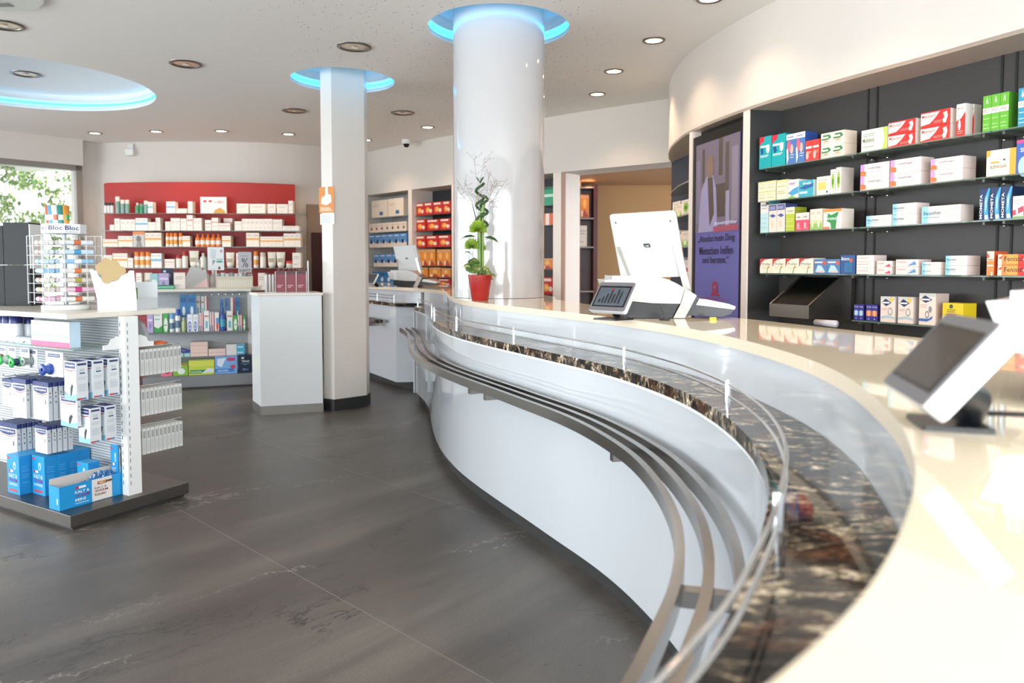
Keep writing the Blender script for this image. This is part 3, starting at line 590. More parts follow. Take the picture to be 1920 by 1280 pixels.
style('bepanthen', '#f3e4da', [R(0, 0, .16, 1, '#8fcfe4'), R(.16, 0, .28, 1, '#c9e4ea'), T('Bepanthen', .05, .42, .5, .72, '#3a5f7e'), R(.05, .32, .48, .35, '#3a7f9e'), *lines(.56, .88, (.7, .52, .36), '#c9b6ae', .03)], '#e9dcd6')
style('mometa', '#17305f', [Pg('#3f9fd0', (.55, 0), (.45, .3), (.5, .7), (.85, 1), (1, 1), (.8, .55), (.85, .2), (1, 0)), Pg('#a9d6ea', (.6, .25), (.55, .6), (.72, .8), (.7, .4)), R(.55, .03, .85, .16, '#dfe6ee'), ('v', 'MOMETA', .08, .05, .32, .82, '#eef1f5')], '#0f1f42')
style('redwhite', '#efd9d0', [Pg('#d83a55', (0, .35), (1, .55), (1, .3), (0, .12)), R(0, 0, 1, .1, '#7fa85a'), Cc(.4, .32, .12, '#f6ede8'), *lines(.1, .8, (.8, .68), '#b58f8f')])
style('prostagutt', '#f0ead6', [Pg('#c9433f', (0, 1), (1, 1), (.4, .93), (.15, .75), (0, .4)), T('ProSan', .2, .55, .85, .72, '#7a8f6a'), Pg('#5f9f5a', (.55, 0), (.6, 0), (.7, .45), (.64, .45)), Cc(.72, .42, .08, '#d8a84a'), *lines(.2, .6, (.4, .3), '#c9b98f', .02)])
style('bluewhite', '#4f7fb0', [R(.05, .74, .7, .84, '#e9dfe4'), Cc(.8, .74, .14, '#c95a4a'), Pg('#bcd9e8', (.1, .1), (.3, .6), (.6, .55), (.9, .1)), R(.3, .08, .8, .2, '#e7c0b4')], '#233f7a')
style('bluewide', '#2a5590', [T('Biolectra', .05, .72, .6, .9, '#eef1f5'), Cc(.72, .72, .12, '#b5654a'), *[R(.3 + k * .08, .1, .33 + k * .08, .6, '#4f9ac0') for k in range(7)]], '#1f3a70')
style('whiteflat', '#f2e2da', [R(.05, .5, .55, .62, '#d8a6a4'), R(.6, .5, .66, .66, '#9a8a8f'), *lines(.05, .8, (.25,), '#dcc9c2', .05)], '#d9ccc9')
style('tyrosurred', '#f3e2d8', [T('Tyrosur', .04, .45, .5, .8, '#c9404a'), Pg('#d9485a', (.5, .15), (.85, .6), (.92, .1)), *lines(.04, .4, (.2,), '#d9b6ae', .04)], '#e0d0cc')
style('tyrosurblue', '#f3e2d8', [T('Tyrosur', .04, .5, .46, .82, '#c9404a'), Pg('#5f8fbe', (.5, .1), (.86, .75), (.92, .3)), Pg('#9ab8d4', (.42, .25), (.85, .85), (.86, .7)), *lines(.04, .4, (.2,), '#d9b6ae', .04)], '#e0d0cc')
style('orangetall', '#ea8a45', [R(0, .6, 1, 1, '#efd6bd'), Pg('#d8452a', (0, .95), (.3, .85), (.35, .75), (0, .7)), R(.1, .38, .9, .44, '#f6e6d6'), T('Fenistil', .1, .62, .9, .7, '#6a4a3a'), Cc(.75, .06, .1, '#f3e2d6')], '#d95f35')
style('fenistil', '#ef8d45', [R(.6, 0, 1, 1, '#df3226'), R(0, 0, .12, 1, '#f0dcc4'), Pg('#d8452a', (0, .6), (.14, .9), (.1, .55)), R(.25, .1, .6, .9, '#f0a54a'), T('Fenistil', .2, .34, .74, .8, '#3a2520'), Cc(.84, .5, .1, '#f4cdbd')], '#c93a28')
style('navyring', '#35318a', [T('Corega', .08, .8, .9, .9, '#e6dff0'), R(.05, .3, .95, .6, '#8fb3dc'), Cc(.5, .45, .2, '#c4dbee'), R(.4, .08, .6, .13, '#cfcbe8')], '#262262')
style('orangering', '#35318a', [T('Corega', .08, .8, .9, .9, '#e6dff0'), R(.05, .3, .95, .62, '#ea8545'), Cc(.5, .46, .2, '#f3b38a'), R(.4, .08, .6, .13, '#cfcbe8')], '#262262')
style('hansadrop', '#efdccf', [R(0, .86, 1, 1, '#c9ccc9'), Pg('#1f2f5a', (.05, .76), (.35, .92), (.75, .76), (.4, .62)), R(.12, .73, .62, .79, '#eef0f4'), Cc(.68, .42, .16, '#a9a6a4'), Cc(.68, .42, .1, '#e9ddd4'), Pg('#a9c6d6', (0, .2), (.5, .26), (1, .2), (1, .13), (.5, .18), (0, .13)), *lines(.08, .5, (.52, .46), '#b5a49c'), Cc(.75, .88, .1, '#e9c83f')], '#c9bdb9')
style('hansabig', '#efdccf', [R(0, .9, 1, 1, '#c9ccc9'), Pg('#1f2f5a', (.05, .8), (.35, .94), (.8, .8), (.4, .7)), R(.12, .78, .66, .83, '#eef0f4'), Cc(.68, .5, .1, '#8f8f94'), Cc(.5, .33, .12, '#8f8f94'), Cc(.5, .33, .07, '#e9ddd4'), Pg('#3f6aa9', (0, .2), (.6, .2), (.85, .3), (.8, .2), (.5, .11), (0, .12)), *lines(.08, .5, (.62, .56), '#d8a08f')], '#c9b4aa')
style('yellowbox', '#e6c81f', [R(0, 0, 1, .45, '#f2e6da'), Cc(.42, .86, .09, '#3a5a4a'), *lines(.22, .65, (.7, .62), '#6a5a1f', .03), R(.2, .5, .68, .55, '#d8562a'), *lines(.08, .5, (.34, .24), '#b5a49c')], '#d9bb1c')
# far wall packs
style('far_white', '#f3e6da', [*lines(.15, .85, (.72, .6), '#b5aaa4', .04), R(.15, .2, .6, .26, '#cdbfb4')])
style('far_orange', '#f3e3d2', [R(0, .48, 1, .62, '#e8a24a'), *lines(.15, .8, (.78,), '#b9aca0', .05)])
style('far_blueband', '#f1e9e2', [R(0, .45, 1, .62, '#86b8cf'), *lines(.15, .8, (.8,), '#b9aca0', .05)])
style('far_redband', '#f3e3da', [R(0, .62, 1, .7, '#c98f86'), *lines(.15, .8, (.3,), '#b9aca0', .05)])
style('far_card', '#efe6de', [R(.12, .68, .24, .8, '#c0282a'), R(.32, .68, .44, .8, '#c0282a'), T('LUBEX', .56, .62, .9, .76, '#c0282a'), Pg('#c9973f', (.5, 0), (.55, .2), (.75, .35), (.95, .15), (.95, 0)), *lines(.12, .4, (.5, .4, .3), '#b5a89f')])
style('far_pic', '#c9c0b8', [R(0, .8, 1, 1, '#e8873a'), Cc(.5, .5, .22, '#6f6a68'), Pg('#8a8684', (.25, 0), (.4, .4), (.7, .35), (.8, 0))])
style('far_tube', '#efe6d4', [*lines(.2, .8, (.6, .5), '#a9b49a', .04), R(.2, .25, .6, .3, '#c9b89f')])
style('redpack', '#c4281f', [R(.05, .78, .8, .94, '#efd4c8'), Cc(.4, .4, .24, '#ea8f3a'), Cc(.75, .32, .16, '#e9cfc0'), Cc(.45, .42, .12, '#f3c46a')])
style('orangepack', '#df8a3a', [R(0, .84, 1, .95, '#c9a07a'), Pg('#b5402a', (.1, 0), (.5, .35), (.9, .1), (.9, 0)), Cc(.5, .6, .2, '#f0b25a'), R(.1, .05, .3, .3, '#ead9c0')])
style('capsule', '#5f92cc', [R(0, 0, 1, .32, '#ecd9cc'), Cc(.38, .42, .16, '#27272b'), Cc(.7, .34, .12, '#cfd6dc'), R(.1, .82, .8, .9, '#cfe0f0')])
style('smalllogo', '#efdccd', [Cc(.5, .4, .16, '#6a4a3f'), R(.2, .7, .8, .76, '#bba99d')])
style('creamblue', '#f0e0cc', [R(.5, .12, .72, .32, '#3f73ad'), *lines(.1, .5, (.7, .62), '#bba99d')])
style('greenpack', '#2f9f74', [R(0, .45, 1, .6, '#cfe9dc'), R(0, .85, 1, 1, '#1f6f52')])
style('orangewhite', '#ea6f3a', [R(.35, 0, .65, 1, '#f0e0d4')])
style('lilac', '#b9a8d0', [R(.1, .6, .9, .7, '#e4dcee'), Cc(.5, .35, .16, '#8f7fb0')])
style('whitegreen', '#efece6', [Pg('#3f9f4a', (0, 0), (1, 0), (1, .35), (.5, .2), (0, .3)), T('Durex', .1, .82, .8, .92, '#8a8f8a'), R(.1, .62, .7, .68, '#7fc4b4')])
style('greenwhite', '#4fae54', [Cc(.55, .4, .38, '#eff2e6'), R(.2, .35, .8, .42, '#8fb08f')])
style('bluespiral', '#eef0f2', [Cc(.45, .3, .3, '#3f5fae'), Cc(.45, .3, .19, '#eef0f2'), Cc(.45, .3, .1, '#3f5fae'), *lines(.2, .8, (.8, .72), '#9ab0cf')])
style('thinred', '#f0ece8', [R(.6, 0, 1, 1, '#c9404a'), R(0, 0, .4, .3, '#4fa9c9')])
style('whiteteal', '#f0ece8', [R(.3, .15, .7, .5, '#5fb8c9'), R(.1, .7, .9, .78, '#c98a6a')])
style('redblue', '#f0ece8', [Cc(.6, .3, .3, '#e05a4a'), R(.3, .4, 1, .7, '#5f9fd6')])
style('pad_green', '#86b83a', [Cc(.55, .35, .25, '#e6efe0'), R(.1, .75, .6, .85, '#e6efc9'), R(.5, .85, .95, .95, '#c94a5a')])
style('pad_lime', '#c4d24a', [R(0, .6, 1, 1, '#d6dc5a'), Pg('#2f8f5a', (.05, .1), (.6, .1), (.7, .35), (.05, .35)), Pg('#dfe9e6', (.5, .1), (.75, .45), (.98, .4), (.98, .15)), T('camelia', .08, .16, .5, .3, '#dfe9d6')])
style('pad_blue', '#7fb0e4', [R(.55, .75, .9, .95, '#c9407a'), R(0, .1, .85, .3, '#3f7fd0'), Pg('#dfeaf6', (.1, .9), (.5, .95), (.3, .4), (.1, .5)), Cc(.8, .4, .12, '#c94a5a'), T('camelia', .1, .14, .6, .26, '#e6eef8')])
style('pad_navy', '#16223c', [Pg('#4f9fb4', (.1, .55), (.5, .45), (.9, .55), (.5, .5)), T('TENA', .2, .6, .8, .72, '#cfe0e6'), R(.2, .8, .4, .9, '#cfe0e6'), T('Men', .3, .14, .7, .26, '#6f9fc4')])
style('pad_pink', '#e87a8f', [Cc(.6, .4, .25, '#c9304a'), R(.1, .7, .7, .8, '#f6d4da')])
style('pinkwrap', '#eecfc6', [R(0, .45, 1, .52, '#d9a8a0')])
style('whitewrap', '#eee6e0', [R(.55, 0, 1, 1, '#4fb4d6'), R(.6, .3, .9, .6, '#cfe9f2')])
style('darkblue', '#2f3a86', [R(.1, .4, .7, .6, '#8f9ad0')]); style('tealpack', '#9fc9c9', [R(.2, .4, .8, .6, '#e6f0f0')])
style('bluecircle', '#3a7fb8', [Cc(.5, .28, .2, '#eef2f6'), R(.1, .65, .9, .85, '#2a5f96')])
style('sensodyne', '#f1f2f4', [R(0, 0, 1, .2, '#e04a7a'), R(0, .2, 1, .34, '#f0b0c4'), Pg('#cfe6f2', (.3, .36), (.6, .34), (.7, .85), (.4, .85)), T('Octenisan', .1, .86, .9, .91, '#6a7480'), Pg('#8fa9b4', (0, .42), (.3, .46), (.5, .4), (.8, .46), (1, .41), (1, .4), (.5, .38), (0, .4))], '#c4dcec')
style('hansaelast', '#e9eaea', [R(0, .88, 1, 1, '#26346f'), Pg('#26346f', (.06, .84), (.94, .86), (.94, .74), (.6, .68), (.3, .7), (.06, .76)), T('Hansaplast', .12, .75, .88, .82, '#eef0f6'), Pg('#c9404a', (.06, .74), (.3, .68), (.6, .66), (.94, .71), (.94, .69), (.6, .64), (.3, .66), (.06, .73)), *lines(.1, .6, (.58, .53), '#8f9ab0', .015), Pg('#cfe0e4', (.3, .1), (.8, .1), (.85, .4), (.4, .3)), R(.8, .42, .86, .54, '#3f4a6f')], '#cdd1d4', '#26346f', [R(0, .88, 1, 1, '#26346f'), R(.3, .7, .6, .74, '#5f6670'), R(.3, .6, .6, .64, '#5f6670'), R(.3, .45, .6, .5, '#5f6670')])
style('pedi', '#e9edf0', [T('Hansaplast', .08, .88, .92, .93, '#eef0f6'), R(.05, .86, .95, .95, '#26346f'), R(.2, .68, .8, .72, '#2f3f6f'), T('SOS', .28, .74, .72, .82, '#b9c0c9'), *lines(.12, .88, (.58, .5, .4, .34, .28, .22), '#a9b4c0', .015), R(.05, .02, .5, .08, '#c9404a'), R(.5, .02, .95, .08, '#3f7fc0')], '#dfe6ea')
style('pedifront', '#e6eef2', [R(.05, .82, .95, .97, '#26346f'), T('Hansaplast', .12, .86, .88, .93, '#eef0f6'), Pg('#c9404a', (.05, .8), (.5, .76), (.95, .8), (.95, .78), (.5, .73), (.05, .78)), Pg('#1f1f22', (.5, .1), (.6, .12), (.75, .38), (.62, .42), (.5, .3)), Pg('#8fc4dc', (0, 0), (1, 0), (1, .18), (.5, .1), (0, .2)), *lines(.1, .6, (.68, .62, .56), '#8f9ab0', .012)], '#dcdfe1', '#26346f', [R(.12, .9, .88, .95, '#2a3668'), R(.3, .68, .75, .71, '#2f3f6f'), T('SOS', .3, .74, .7, .81, '#a9b2bd'), *lines(.15, .85, (.58, .54, .4, .36, .32, .28, .24), '#a9b4c0', .012), R(.05, .02, .5, .06, '#c9404a'), R(.5, .02, .8, .06, '#3f7fc0')])
style('kaltwarm', '#1f97d8', [R(0, .9, .3, .94, '#d83a4a'), Cc(.62, .74, .1, '#e8f2f8'), Cc(.62, .72, .055, '#1f97d8'), R(.15, .56, .28, .62, '#c9304a'), R(.28, .56, .5, .62, '#eef2f6'), T('KALT &', .14, .42, .82, .52, '#eef6fa'), T('WARM', .14, .31, .82, .4, '#8a4a9a'), T('KOMPRESSE', .14, .22, .82, .28, '#dfeef6'), R(.14, .06, .8, .12, '#c9404a')], '#1a86c6', '#2a9fdc', lines(.2, .8, (.72, .66, .6, .5, .44, .3), '#6fbde6', .01))
style('hangcard', '#d9d8d3', [R(0, .0, .12, 1, '#eeede9'), R(.25, .62, .9, .9, '#a9a8a5'), *lines(.3, .85, (.5, .42, .34, .26, .18), '#b5b4b0', .03)], '#dcdbd7', None, [R(.18, .62, .82, .9, '#a3a29f'), R(.18, .1, .26, .56, '#b5b4b0'), R(.4, .1, .5, .56, '#bdbcb8'), R(.65, .15, .72, .5, '#b5b4b0')])
_pm = {}
def pack_mesh(st):
    if st in _pm: return _pm[st]
    base, dec, side, top, sdec = ST[st]
    b = MB(); a, c = (-.5, 0, 0), (.5, 1, 1)
    v = [(-.5, 0, 0), (.5, 0, 0), (.5, 1, 0), (-.5, 1, 0), (-.5, 0, 1), (.5, 0, 1), (.5, 1, 1), (-.5, 1, 1)]
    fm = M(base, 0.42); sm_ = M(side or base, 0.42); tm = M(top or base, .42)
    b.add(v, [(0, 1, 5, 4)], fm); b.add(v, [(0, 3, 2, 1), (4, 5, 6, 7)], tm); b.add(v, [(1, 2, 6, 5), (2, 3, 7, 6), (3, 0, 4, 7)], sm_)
    vt = [d for d in dec if d[0] == 'v']; decals(b, [d for d in dec if d[0] != 'v'])
    for d in vt: b.text(d[1], (-.5 + d[4], -.03, d[3]), (0, 0, d[5] - d[3]), (-(d[4] - d[2]), 0, 0), M(d[6], .4))
    if sdec:
        q = MB(); decals(q, sdec); q.tf(Matrix.Translation((.506, .5, 0)) @ Matrix.Rotation(PI / 2, 4, 'Z')); n = len(b.v); b.v += q.v
        for f, mi, sm in zip(q.f, q.m, q.sm): b.f.append(tuple(i + n for i in f)); b.m.append(b.mi(q.mats[mi])); b.sm.append(sm)
    o = b.build('pack'); me = o.data; bpy.data.objects.remove(o); _pm[st] = me; return me
LATHES = {
 'bottle': ([(0, 0), (.48, 0), (.5, .04), (.5, .62), (.42, .72), (.2, .78), (.2, .82)], [(.22, .8), (.22, 1), (0, 1)]),
 'capbottle': ([(0, 0), (.48, 0), (.5, .04), (.5, .70), (.46, .72)], [(.46, .71), (.44, 1), (0, 1)]),
 'jar': ([(0, 0), (.5, 0), (.5, .62)], [(.52, .62), (.52, 1), (0, 1)]),
 'roll': ([(0, 0), (.5, 0), (.5, .9)], [(.5, .9), (.35, 1), (0, 1)])}
def bottle_mesh(kind, c1, c2, band):
    k = (kind, c1, c2, band)
    if k in _pm: return _pm[k]
    b = MB(); p, q = LATHES[kind]; b.lathe(p, (0, .5, 0), M(c1, .25), 16); b.lathe(q, (0, .5, 0), M(c2, .3), 16)
    if band: r = .505; b.lathe([(r, .18), (r, .5)], (0, .5, 0), M(band, .4), 16, cap=False)
    o = b.build('bottle'); me = o.data; bpy.data.objects.remove(o); _pm[k] = me; return me
def tube_mesh(c1, c2):
    k = ('tube', c1, c2)
    if k in _pm: return _pm[k]
    b = MB(); n = 12; lv = []
    for i, (z, wx, wy) in enumerate([(.12, .38, .38), (.16, .42, .42), (.5, .46, .32), (.98, .5, .03), (1, .5, .03)]):
        lv += [(wx * math.cos(2 * PI * j / n), .5 + wy * math.sin(2 * PI * j / n), z) for j in range(n)]
    b.add(lv, [(i * n + j, i * n + (j + 1) % n, (i + 1) * n + (j + 1) % n, (i + 1) * n + j) for i in range(4) for j in range(n)] + [tuple(range(4 * n, 5 * n))], M(c1, .3), True)
    b.lathe([(0, 0), (.34, 0), (.36, .13)], (0, .5, 0), M(c2, .3), 12); b.add([(-.3, .5 - .37, .35), (.3, .5 - .37, .35), (.3, .5 - .3, .6), (-.3, .5 - .3, .6)], [(0, 1, 2, 3)], M('#b5a88f', .5))
    o = b.build('tube'); me = o.data; bpy.data.objects.remove(o); _pm[k] = me; return me
ORD = ['first', 'second', 'third', 'fourth', 'fifth', 'sixth', 'seventh', 'eighth', 'ninth', 'tenth', 'eleventh', 'twelfth', 'thirteenth', 'fourteenth', 'fifteenth', 'sixteenth', 'seventeenth', 'eighteenth', 'nineteenth', 'twentieth']
def ordn(i): return ORD[i] if i < 20 else ('twenty-' + ORD[i - 20] if i < 29 else ('thirtieth' if i == 29 else 'thirty-' + ORD[i - 30]))
def put(me, name, label, cat, loc, rotz, sc, group):
    o = bpy.data.objects.new(name, me); COL.objects.link(o); o.location = loc; o.rotation_euler = (0, 0, rotz); o.scale = sc
    tag(o, label, cat, group); return o
def shelf(A, D, z, xf, items, where, group, depth=.09, gap=.0015, start=0):
    """A,D plan line of the fronts; xf = (x0,y0,scale) of the reading frame; items (X0,X1,Ytop,shape,desc,opts)"""
    x0, y0, s = xf; D = Vector((D[0], D[1])).normalized(); rz = math.atan2(D.y, D.x); idx = start
    for it in items:
        X0, X1, Yt, st, desc = it[:5]; op = it[5] if len(it) > 5 else {}
        n = op.get('n', 1); k = op.get('k', 1); dp = op.get('d', depth); dz = op.get('dz', 0); back = op.get('b', 0)
        zz = z + dz; q = Vector((A[0], A[1])) + Vector((-D.y, D.x)) * back
        a = on_line(x0 + X0 / s, q, D, zz); b = on_line(x0 + X1 / s, q, D, zz); mid = (a + b) / 2; hh = height_at(mid, y0 + Yt / s) - zz
        ww = (b - a).length / n; h1 = hh / k
        for c in range(n):
            p = a + (b - a) * ((c + .5) / n)
            for r in range(k):
                lab = desc + (', ' + (('bottom', 'top') if k == 2 else ('bottom', 'middle', 'top'))[r] + ' one' if k > 1 else '') + ', ' + ordn(idx) + ' from left on ' + where
                if len(lab.split()) > 16: print('LONG LABEL', lab)
                sw = max(ww - gap, .006); kind = op.get('kind', 'box')
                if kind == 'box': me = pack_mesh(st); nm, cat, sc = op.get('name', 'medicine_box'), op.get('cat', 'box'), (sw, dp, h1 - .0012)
                elif kind == 'tube': me = tube_mesh(*st); nm, cat, sc = 'cream_tube', 'tube', (sw, min(sw, dp), h1)
                else: me = bottle_mesh(kind, *st); nm, cat, sc = {'jar': 'cream_jar', 'roll': 'roll'}.get(kind, 'bottle'), {'jar': 'jar', 'roll': 'roll'}.get(kind, 'bottle'), (sw, sw, h1)
                put(me, nm, lab, cat, (p.x, p.y, zz + r * h1 + .0006), rz, sc, group)
            idx += 1
    return idx
# ---------------------------------------------------------------- right wall: glass shelves and boxes
SL = Vector((2.05, 4.55)) + SHN * 0.02       # front edge line of the glass shelves
RD = -SHD                                    # left -> right in the picture
ROWZ = [2.07, 1.84, 1.62, 1.335, 1.055]
RN = ['top', 'second', 'third', 'fourth', 'lowest']
def glass_shelf(A, D, ua, ub, z, dp, label, grp, m=None, clips=True):
    D = Vector(D).normalized(); a = on_line(ua, A, D, z); b = on_line(ub, A, D, z); L_ = (b - a).length; rz = math.atan2(D.y, D.x)
    t = thing('glass_shelf', label, 'shelf', (a.x, a.y, z), rz, grp)
    MB().box((0, 0, -0.008), (L_, dp, 0), m or GLASS).build('glass_board', t)
    if clips:
        for x in (0.035, L_ - 0.05):
            b_ = MB(); b_.box((x, 0.02, -0.024), (x + 0.012, dp, -0.0085), M('#5d5f58', .35, .6)); b_.lathe([(0, -0.034), (.007, -0.03), (.007, -.0245)], (x + .006, dp - .05, 0), CHROME, 10); b_.build('shelf_bracket', t)
    return t
FB = SL + SHN * 0.035
SEC = [(1425, 1606), (1612, 1856), (1862, 2010)]
SN = ['left', 'middle', 'right']
for r in range(5):
    for si, (ua, ub) in enumerate(SEC):
        if r == 4 and si == 0: continue
        if r == 4: ua = (1597, 1849)[si - 1] if si == 1 else 1862; 
        glass_shelf(SL, RD, ua, ub, ROWZ[r], .24, f'{RN[r]} glass shelf in the {SN[si]} bay of the dark right wall', 'glass shelves on the dark right wall')
XA, XB, XC, XD, XE, XF_ = (1400, 160, 7.11), (1660, 140, 6.4), (1400, 300, 7.11), (1660, 300, 7.11), (1400, 450, 6.738), (1660, 450, 6.738)
def rw(r, si, xf, items, start=0): return shelf(FB, RD, ROWZ[r], xf, items, f'{RN[r]} shelf, {SN[si]} wall bay', f'medicine boxes on the {RN[r]} shelf, {SN[si]} bay', .11, start=start)
rw(0, 0, XA, [(165, 325, 680, 'teal', 'teal box with red corner'), (330, 515, 650, 'teal', 'teal box with red corner'), (522, 775, 635, 'blueskin', 'blue and white pharmacy box', {'n': 2}), (780, 970, 725, 'redsmall', 'small red box', {'n': 2}), (985, 1300, 618, 'greenlabel', 'white box with green logo', {'n': 2, 'k': 2})])
i = rw(0, 1, XA, [(1525, 1870, 575, 'whitelime', 'white box with lime edge')])
rw(0, 1, XB, [(32, 360, 547, 'mykosert', 'red and white footprint box', {'k': 2}), (420, 775, 430, 'mykosert', 'larger red and white box', {'k': 2}), (845, 955, 348, 'mykoup', 'upright red and white box', {'d': .06}), (1020, 1060, 352, 'mykoup', 'narrow upright red white box', {'b': .065, 'd': .06})], i)
rw(0, 2, XB, [(1162, 1475, 230, 'hylogreen', 'green box with drop symbol', {'n': 3}), (1585, 1800, 145, 'hyloblue', 'blue box with drop symbol', {'n': 2})])
rw(1, 0, XC, [(150, 385, 282, 'creambox', 'small cream box', {'n': 2, 'k': 2}), (398, 542, 262, 'creambox', 'cream box'), (547, 690, 258, 'whiteblue', 'white box with blue wave'), (693, 888, 268, 'tealwhite', 'teal box'), (930, 1108, 216, 'yellowspot', 'white box with yellow panel'), (1112, 1180, 123, 'greenleaf', 'tall white box, green leaf'), (1184, 1258, 95, 'greenleaf', 'tallest white box, green leaf')])
rw(1, 1, (1100, 0, 2.341), [(1200, 1326, 715, 'kade', 'white box with lilac end', {'k': 2}), (1331, 1466, 695, 'kade', 'white box with lilac end', {'k': 2}), (1508, 1650, 690, 'kade', 'white box with lilac end', {'k': 2})])
rw(1, 2, XB, [(1207, 1560, 893, 'bleph', 'cream box with orange end'), (1566, 1800, 770, 'bluesleep', 'blue box with pink top')])
rw(2, 0, XC, [(180, 288, 548, 'tealtall', 'tall white and teal box'), (292, 510, 585, 'whitenavy', 'white box with navy top', {'n': 2}), (516, 635, 625, 'lime', 'lime green box'), (650, 832, 700, 'pink', 'small pink box', {'n': 2}), (840, 1003, 650, 'greenfade', 'white box fading to green', {'n': 2}), (1020, 1262, 650, 'frog', 'white box, green figure, orange top')])
i = rw(2, 1, XC, [(1592, 1930, 735, 'bepanthen', 'flat white box, blue end')])
rw(2, 1, XD, [(92, 410, 575, 'bepanthen', 'white box with blue end', {'k': 2}), (482, 1000, 605, 'bepanthen', 'long white box with blue end')], i)
rw(2, 2, XD, [(1245, 1685, 365, 'mometa', 'navy box with light blue swirl', {'n': 3}), (1692, 1990, 470, 'redwhite', 'red and white box', {'n': 2})])
rw(3, 0, XE, [(165, 838, 230, 'prostagutt', 'white box, curved red corner', {'n': 4}), (850, 1180, 240, 'bluewhite', 'blue box with red dot', {'n': 2}), (1184, 1370, 188, 'bluewide', 'wide deep blue box')])
i = rw(3, 1, XE, [(1385, 1605, 190, 'whiteflat', 'flat white box', {'k': 3})])
rw(3, 1, XF_, [(-112, 82, 262, 'tyrosurred', 'white box, red stripe', {'k': 2}), (130, 415, 243, 'tyrosurblue', 'white box, blue stripes', {'k': 2}), (460, 695, 275, 'bepanthen', 'white box, light blue end', {'k': 2}), (757, 1030, 195, 'bepanthen', 'larger white box, blue end', {'k': 2})], i)
rw(3, 2, XF_, [(1275, 1370, 140, 'orangetall', 'upright orange box'), (1415, 1850, 175, 'fenistil', 'orange and red box', {'k': 2})])
rw(4, 1, XE, [(1352, 1475, 812, 'navyring', 'small navy box, blue ring', {'n': 2}), (1506, 1650, 815, 'orangering', 'small navy box, orange ring', {'n': 2}), (1686, 1872, 712, 'hansadrop', 'white plaster box, navy logo')])
rw(4, 1, XF_, [(155, 350, 718, 'hansadrop', 'white plaster box, navy logo'), (420, 632, 672, 'hansabig', 'taller white plaster box, navy logo'), (716, 980, 795, 'yellowbox', 'yellow and white box')], 5)
# delivery hopper of the dispensing machine
hp = on_line(1517, SL - SHN * .10, RD, 1.2)
t = thing('dispensing_hopper', 'brown metal wedge-shaped delivery hopper with black opening on the dark wall', 'dispenser', (hp.x, hp.y, 0), math.atan2(RD.y, RD.x))
a_ = on_line(1443, SL - SHN * .10, RD, 1.2); wdt = (hp - a_).length
zb = height_at(hp, 598); zt1 = height_at(hp, 573); bk = .31
zt2 = min(zt1 + .2, 1.318)
b = MB(); b.extr([(0, zb), (0, zt1), (bk - .03, zt2), (bk, zt2), (bk, zb)], (0, 0, 0), (0, 1, 0), (0, 0, 1), (-1, 0, 0), .012, GREYM)
b.extr([(0, zb), (0, zt1), (bk - .03, zt2), (bk, zt2), (bk, zb)], (-wdt + .012, 0, 0), (0, 1, 0), (0, 0, 1), (-1, 0, 0), .012, GREYM)
b.box((-wdt + .012, 0, zb), (-.012, .012, zt1), GREYM); b.box((-wdt + .012, .012, zb), (-.012, bk, zb + .012), M('#2a2624', .5)); b.build('housing', t)
tag(MB().extr([(.01, zt1 - .03), (.01, zt1 - .008), (bk - .03, zt2 - .008), (bk - .03, zt2 - .03)], (-.013, 0, 0), (0, 1, 0), (0, 0, 1), (-1, 0, 0), wdt - .026, M('#050505', .25)).build('opening', t), 'black sloping opening')
b = MB(); b.box((-wdt * .85, bk - .02, zb - .02), (wdt * .22, bk + .01, zt2 + .0), M('#353130', .4)); b.text('Rowa Technologies', (-wdt * .83, bk - .022, zt2 - .02), (.16, 0, 0), (0, 0, .012), M('#8a8078', .4)); b.build('back_plate', t)
p = on_line(1545, SL - SHN * .02, RD, 1.17)
zq = 1.06
b = MB(); b.lathe([(0, 0), (.02, 0), (.022, .16), (0, .165)], (0, 0, 0), M('#cfcbd4', .3), 16, axis='X')
tag(b.build('paper_roll', None, (p.x - .05, p.y, height_at(p, 604)), math.atan2(RD.y, RD.x)), 'pale rounded roll lying under the brown delivery hopper', 'roll')
# advertising screen between the two white posts
rz = math.atan2(fd.y, fd.x); LW = (F1 - F0).length
t = thing('advertising_screen', 'large upright screen with slogan and red letter sign in the dark wall', 'screen', (F0.x, F0.y, 0), rz)
x0s, x1s = .045, LW - .075
b = MB(); b.box((0.002, .012, .3), (x1s + .02, .08, 2.445), M('#141414', .25)); b.build('frame', t)
MB().box((0.0, .085, 0.0), (LW, .11, SOF), M('#171616', .5)).build('surround', t)
sx0, sx1, sz0, sz1 = x0s + .03, x1s - .05, .78, 2.37
scr = MB(); scm = M('#5c5a92', .25, 0, 0, .5, .30); scr.box((sx0, .095, sz0), (sx1, .0995, sz1), scm)
def sq(x0, z0, x1, z1, c, e=.28, y=.093): scr.quad((sx0 + (sx1 - sx0) * x0, y, sz0 + (sz1 - sz0) * z0), ((sx1 - sx0) * (x1 - x0), 0, 0), (0, 0, (sz1 - sz0) * (z1 - z0)), M(c, .3, 0, 0, .5, e))
sq(0, .551, 1, 1, '#6a6170'); sq(.0, .60, .1, .92, '#8a8298'); sq(.16, .8, .22, .97, '#4f4740', .28, .092); sq(.55, .82, .64, 1, '#4f4740', .28, .092); sq(.7, .74, .78, .97, '#544a44', .28, .092); sq(.84, .6, .98, .94, '#7d7684', .28, .092); sq(.48, .62, .7, .78, '#4a423c', .28, .0915); sq(.72, .57, .8, .74, '#8d869a', .28, .091)
def pg(pts, c, y=.0905): scr.extr([(sx0 + (sx1 - sx0) * x, sz0 + (sz1 - sz0) * z) for x, z in pts], (0, y, 0), (1, 0, 0), (0, 0, 1), (0, 1, 0), .0005, M(c, .3, 0, 0, .5, .28))
